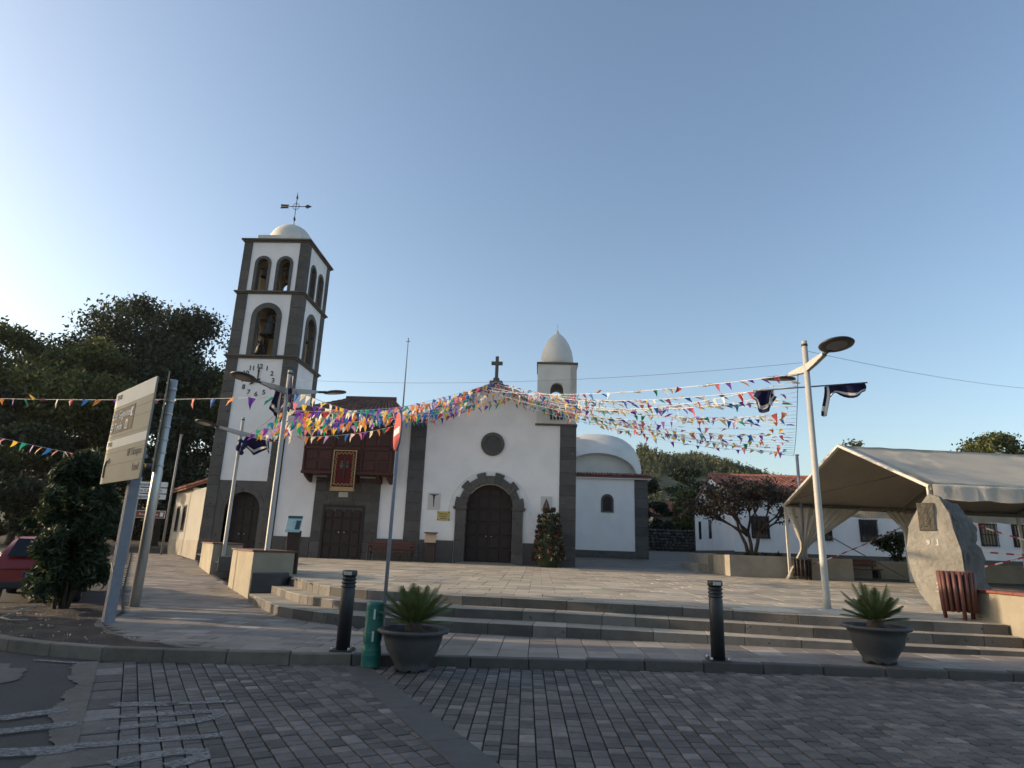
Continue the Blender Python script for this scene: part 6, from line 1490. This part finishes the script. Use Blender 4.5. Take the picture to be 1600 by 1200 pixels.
tree('broadleaf_tree', 'lighter tree directly left of the tower top edge', -26.4, 52.8, 1.1, 17.5, 9.2, M['leafm'], 5, 28800, .17, group=GT)
tree('broadleaf_tree', 'light green rounded tree behind the direction board', -34.0, 43.8, 1.1, 15.1, 9.8, M['leafm'], 6, 33600, .17, group=GT)
tree('broadleaf_tree', 'dark backing tree behind the yellowish tree', -43.2, 54.0, 1.1, 18.5, 12.2, M['leafd'], 7, 36000, .17, group=GT)
tree('broadleaf_tree', 'low dense tree behind the three white direction plates', -28.3, 46.2, 1.1, 11.0, 8.6, M['leafd'], 8, 33600, .17, .2, group=GT, low=.08)
tree('broadleaf_tree', 'low dense tree under the lower pennant string', -37.2, 39.6, 1.0, 9.8, 9.8, M['leafd'], 9, 36000, .17, .2, group=GT, low=.08)
tree('broadleaf_tree', 'low bright tree at the far left beside the leaning mast', -46.2, 40.2, 1.0, 9.6, 8.6, M['leafm'], 10, 31200, .17, .2, group=GT, low=.08)
tree('broadleaf_tree', 'shadowy low tree behind the red car', -31.4, 37.4, 0.9, 7.2, 7.3, M['leafd'], 11, 28800, .17, .2, group=GT, low=.06)
tree('broadleaf_tree', 'bushy tree beside the gable of the street house', -26.2, 43.4, 1.0, 8.9, 5.5, M['leafd'], 12, 21600, .17, .25, group=GT, low=.1)
hg = empty('street_hedge', (-30, 40, 1), label='dark hedge closing the street under the trees', cat='hedge')
rg = random.Random(4); cs = []; rs = []
for k in range(90): cs.append((-56 + 33 * k / 89 + rg.uniform(-.4, .4), 56 - 5 * k / 89 + rg.uniform(-1, 1), 1.2 + rg.uniform(0, 2.4))); rs.append((1.1, 1.0, 1.0))
leaf_cloud('foliage', cs, rs, 45000, .17, M['leafd'], hg, 21, .3); link('stems', bbox(-56, -23, 53.6, 53.9, .5, 2.0), M['bark'], hg)

# feathery bush in the planting bed
bu = empty('feathery_bush', (-9.62, 13.1, .12), label='tall dark feathery bush in the soil bed beside the direction board', cat='bush'); rg = random.Random(8)
bm = B()
cs = []; rs = []
for k in range(9):
    a = rg.uniform(0, 6.28); l = rg.uniform(1.8, 3.1); tx, ty = -9.62 + math.cos(a) * rg.uniform(.2, .75), 13.1 + math.sin(a) * rg.uniform(.2, .75)
    tube(bm, [(-9.62 + math.cos(a) * .1, 13.1 + math.sin(a) * .1, .08), ((-9.62 + tx) / 2, (13.1 + ty) / 2, l * .5), (tx, ty, l)], [.035, .025, .01], 6)
for k in range(120):
    zz = rg.uniform(.45, 3.15); ww = .74 * rg.uniform(.55, 1.3) * math.sin(math.pi * (.16 + .74 * (zz / 3.4))) ; a = rg.uniform(0, 6.28); rr_ = ww * math.sqrt(rg.random()); q = rg.uniform(.09, .26); cs.append((-9.62 + rr_ * math.cos(a), 13.1 + rr_ * math.sin(a), zz)); rs.append((q, q, q * 1.2))
link('stems', mesh_from(bm), M['bark'], bu); leaf_cloud('foliage', cs, rs, 60000, .042, M['leafb'], bu, 33, .05, aspect=3.8)
o = link('hose', tubem([(-8.6, 11.0, .17), (-8.9, 11.0, .15), (-9.25, 11.2, .16), (-9.3, 11.5, .2), (-9.15, 11.8, .3)], .015, 6), M['hose']); tag(o, 'pale bent hose lying on the soil bed', 'hose')

# purple tree in the planter and a shrub
pt = empty('purple_tree', (9.0, 28.1, 1.6), label='sparse purple-leaved tree with forking trunk in the planter left of the tent', cat='tree'); rg = random.Random(6); bm = B(); ends = []
def twig(p, d, l, r_, lev):
    q = p + d * l; mid = p.lerp(q, .5) + Vector((rg.uniform(-1, 1), rg.uniform(-1, 1), rg.uniform(0, .8))) * l * .12
    tube(bm, [p, mid, q], [r_, r_ * .8, r_ * .6], 6)
    if lev <= 2: ends.append(tuple(mid)); ends.append(tuple(q))
    if lev == 0: return
    for k in range(3 if lev > 2 else rg.choice((2, 3))):
        twig(q, (d * .8 + Vector((rg.uniform(-1, 1), rg.uniform(-1, 1), rg.uniform(-.35, .5))) * .8).normalized(), l * rg.uniform(.6, .85), r_ * .6, lev - 1)
for dx, dy in ((-.3, .05), (.22, -.1), (.0, .25)): twig(Vector((9.0 + dx * .3, 28.1, 1.5)), Vector((dx, dy, 1)).normalized(), 1.25, .09, 4)
for dx, dy in ((-1.2, .2), (1.2, -.1), (-.7, -.8)): twig(Vector((9.0 + dx * .1, 28.1, 2.5)), Vector((dx, dy, .75)).normalized(), 1.05, .06, 3)
link('trunk', mesh_from(bm), M['bark'], pt); ends = [e for e in ends if e[2] > 2.9]; leaf_cloud('crown', ends, [(.34, .34, .28)] * len(ends), 7200, .07, M['leafr'], pt, 12, .2, aspect=2.2)
gr_ = leaf_cloud('planter_grass', [(8.6 + .2 * k, 27.6 + .1 * (k % 3), 1.68) for k in range(8)], [(.18, .15, .1)] * 8, 500, .09, M['leafb'], None, 4, .2, aspect=3); tag(gr_, 'tuft of green plants at the foot of the purple tree', 'plants', kind='stuff')
ps_ = empty('planter_shrub', (15.6, 29.3, 1.6), label='small leafy shrub tree in the planter seen through the tent', cat='shrub'); rg = random.Random(16); bm = B(); ends = []
for dx, dy in ((-.4, .05), (.35, -.1), (.0, .25), (.1, -.3)): twig(Vector((15.6, 29.3, 1.55)), Vector((dx, dy, 1)).normalized(), .6, .04, 2)
link('trunk', mesh_from(bm), M['bark'], ps_); leaf_cloud('crown', ends, [(.22, .22, .2)] * len(ends), 2600, .075, M['leafb'], ps_, 13, .2, aspect=2)
# trees beyond the lane and the long house
GB = 'trees beyond the lane'
tree('lane_tree', 'dense dark tree behind the dry stone wall next to the chapel', 8.2, 55, 1.9, 6.6, 5, M['leafd'], 41, 20000, .13, .2, group=GB, low=.05)
tree('lane_tree', 'dense dark tree behind the dry stone wall next to the long house', 12.6, 56, 1.9, 7.2, 5, M['leafd'], 42, 20000, .13, .2, group=GB, low=.05)
tree('lane_tree', 'lower leafy tree in front of the little red roof behind the stone wall', 11.4, 49.4, 1.9, 4.6, 3.0, M['leafm'], 43, 20000, .13, .2, group=GB, low=.05)
tree('lane_tree', 'lower leafy tree left of the little red roof behind the stone wall', 8.9, 49.3, 1.9, 3.6, 2.6, M['leafd'], 46, 20000, .13, .2, group=GB, low=.05)
tree('lane_tree', 'tree with its crown showing over the tent at the far right', 36.5, 52, 1.5, 10.6, 7, M['leafm'], 44, 20000, .15, group=GB)
tree('lane_tree', 'small tree top peeping over the tent ridge near its middle', 26.8, 55, 1.5, 10.4, 2.2, M['leafm'], 45, 2500, .2, group=GB)
fh = empty('far_cottage', (10.4, 51.5, 1.9), label='little cottage with red tiled roof among trees behind the stone wall', cat='house')
link('house_wall', bbox(9.0, 11.3, 51.4, 54, 1.7, 4.7), M['cream'], fh); tile_roof('roof_tiles', (8.8, 51.2, 4.6), (11.5, 51.2, 4.6), (8.8, 52.9, 5.75), (11.5, 52.9, 5.75), M['tile'], fh, .22, .4); tile_roof('roof_tiles', (8.8, 54.3, 4.6), (11.5, 54.3, 4.6), (8.8, 52.9, 5.75), (11.5, 52.9, 5.75), M['tile'], fh, .22, .4)
prof = [(-260, 27), (-150, 30), (-60, 24), (0, 29), (20, 32.0), (32, 30.6), (43, 29.2), (51, 26.6), (70, 20.5), (110, 14), (180, 10), (300, 12), (420, 7)]
def hill_z(x, y):
    top = poly_at(prof, x) + 1.2 * math.sin(x * .13) + .8 * math.sin(x * .31); t = max(0, min(1, (y - 75) / 125)); s = t * t * (3 - 2 * t)
    return 0.9 + (top - .9) * s + 1.6 * math.sin(x * .09 + y * .07) * s * (1 - s) * 3
rows_ = []
hx = [-260 + 680 * i / 90 for i in range(91)]; hy = [72, 85, 100, 115, 130, 145, 160, 175, 190, 200, 230, 280, 400]
tag(strips('hill', [[(x, y, hill_z(x, min(y, 200)) * (1 if y <= 200 else max(.2, 1 - (y - 200) / 300)) - .3 * (y < 80)) for x in hx] for y in hy], M['hill']), kind='structure')
g = np.random.default_rng(5); cs = []; rs = []
for k in range(6500):
    x = g.uniform(8, 100); y = 95 + 107 * g.random(); 
    s_ = math.sin(x * .11 + 1.3) + math.sin(y * .09) + math.sin(x * .05 + y * .06)
    if s_ < -1.1: continue
    z = hill_z(x, min(y, 200)); hh = g.uniform(1.2, 2.7) * (1.5 if 25 < x < 60 and y > 150 else .9)
    cs += [(x, y, z + hh * .3), (x, y, z + hh * .62)]; rs += [(hh * .24, hh * .24, hh * .3), (hh * .14, hh * .14, hh * .36)]
hf = leaf_cloud('hill_forest', cs, rs, 260000, .25, M['pine'], None, 9, .35); tag(hf, 'pine forest covering the distant hill', 'forest', kind='stuff')

# ------------------------------------------------------------------ air
hz = link('haze', bbox(-1600, 1600, -1600, 3100, -1.5, 46.0), None); tag(hz, kind='stuff')
hm = bpy.data.materials.new('hazy_air'); hm.use_nodes = True; hm.node_tree.nodes.remove(hm.node_tree.nodes['Principled BSDF'])
pv_ = hm.node_tree.nodes.new('ShaderNodeVolumePrincipled'); pv_.inputs['Color'].default_value = (0.92, 0.94, 1.0, 1); pv_.inputs['Density'].default_value = 0.00014; pv_.inputs['Anisotropy'].default_value = 0.3
hm.node_tree.links.new(pv_.outputs[0], hm.node_tree.nodes['Material Output'].inputs['Volume'])
hz.data.materials.append(hm)
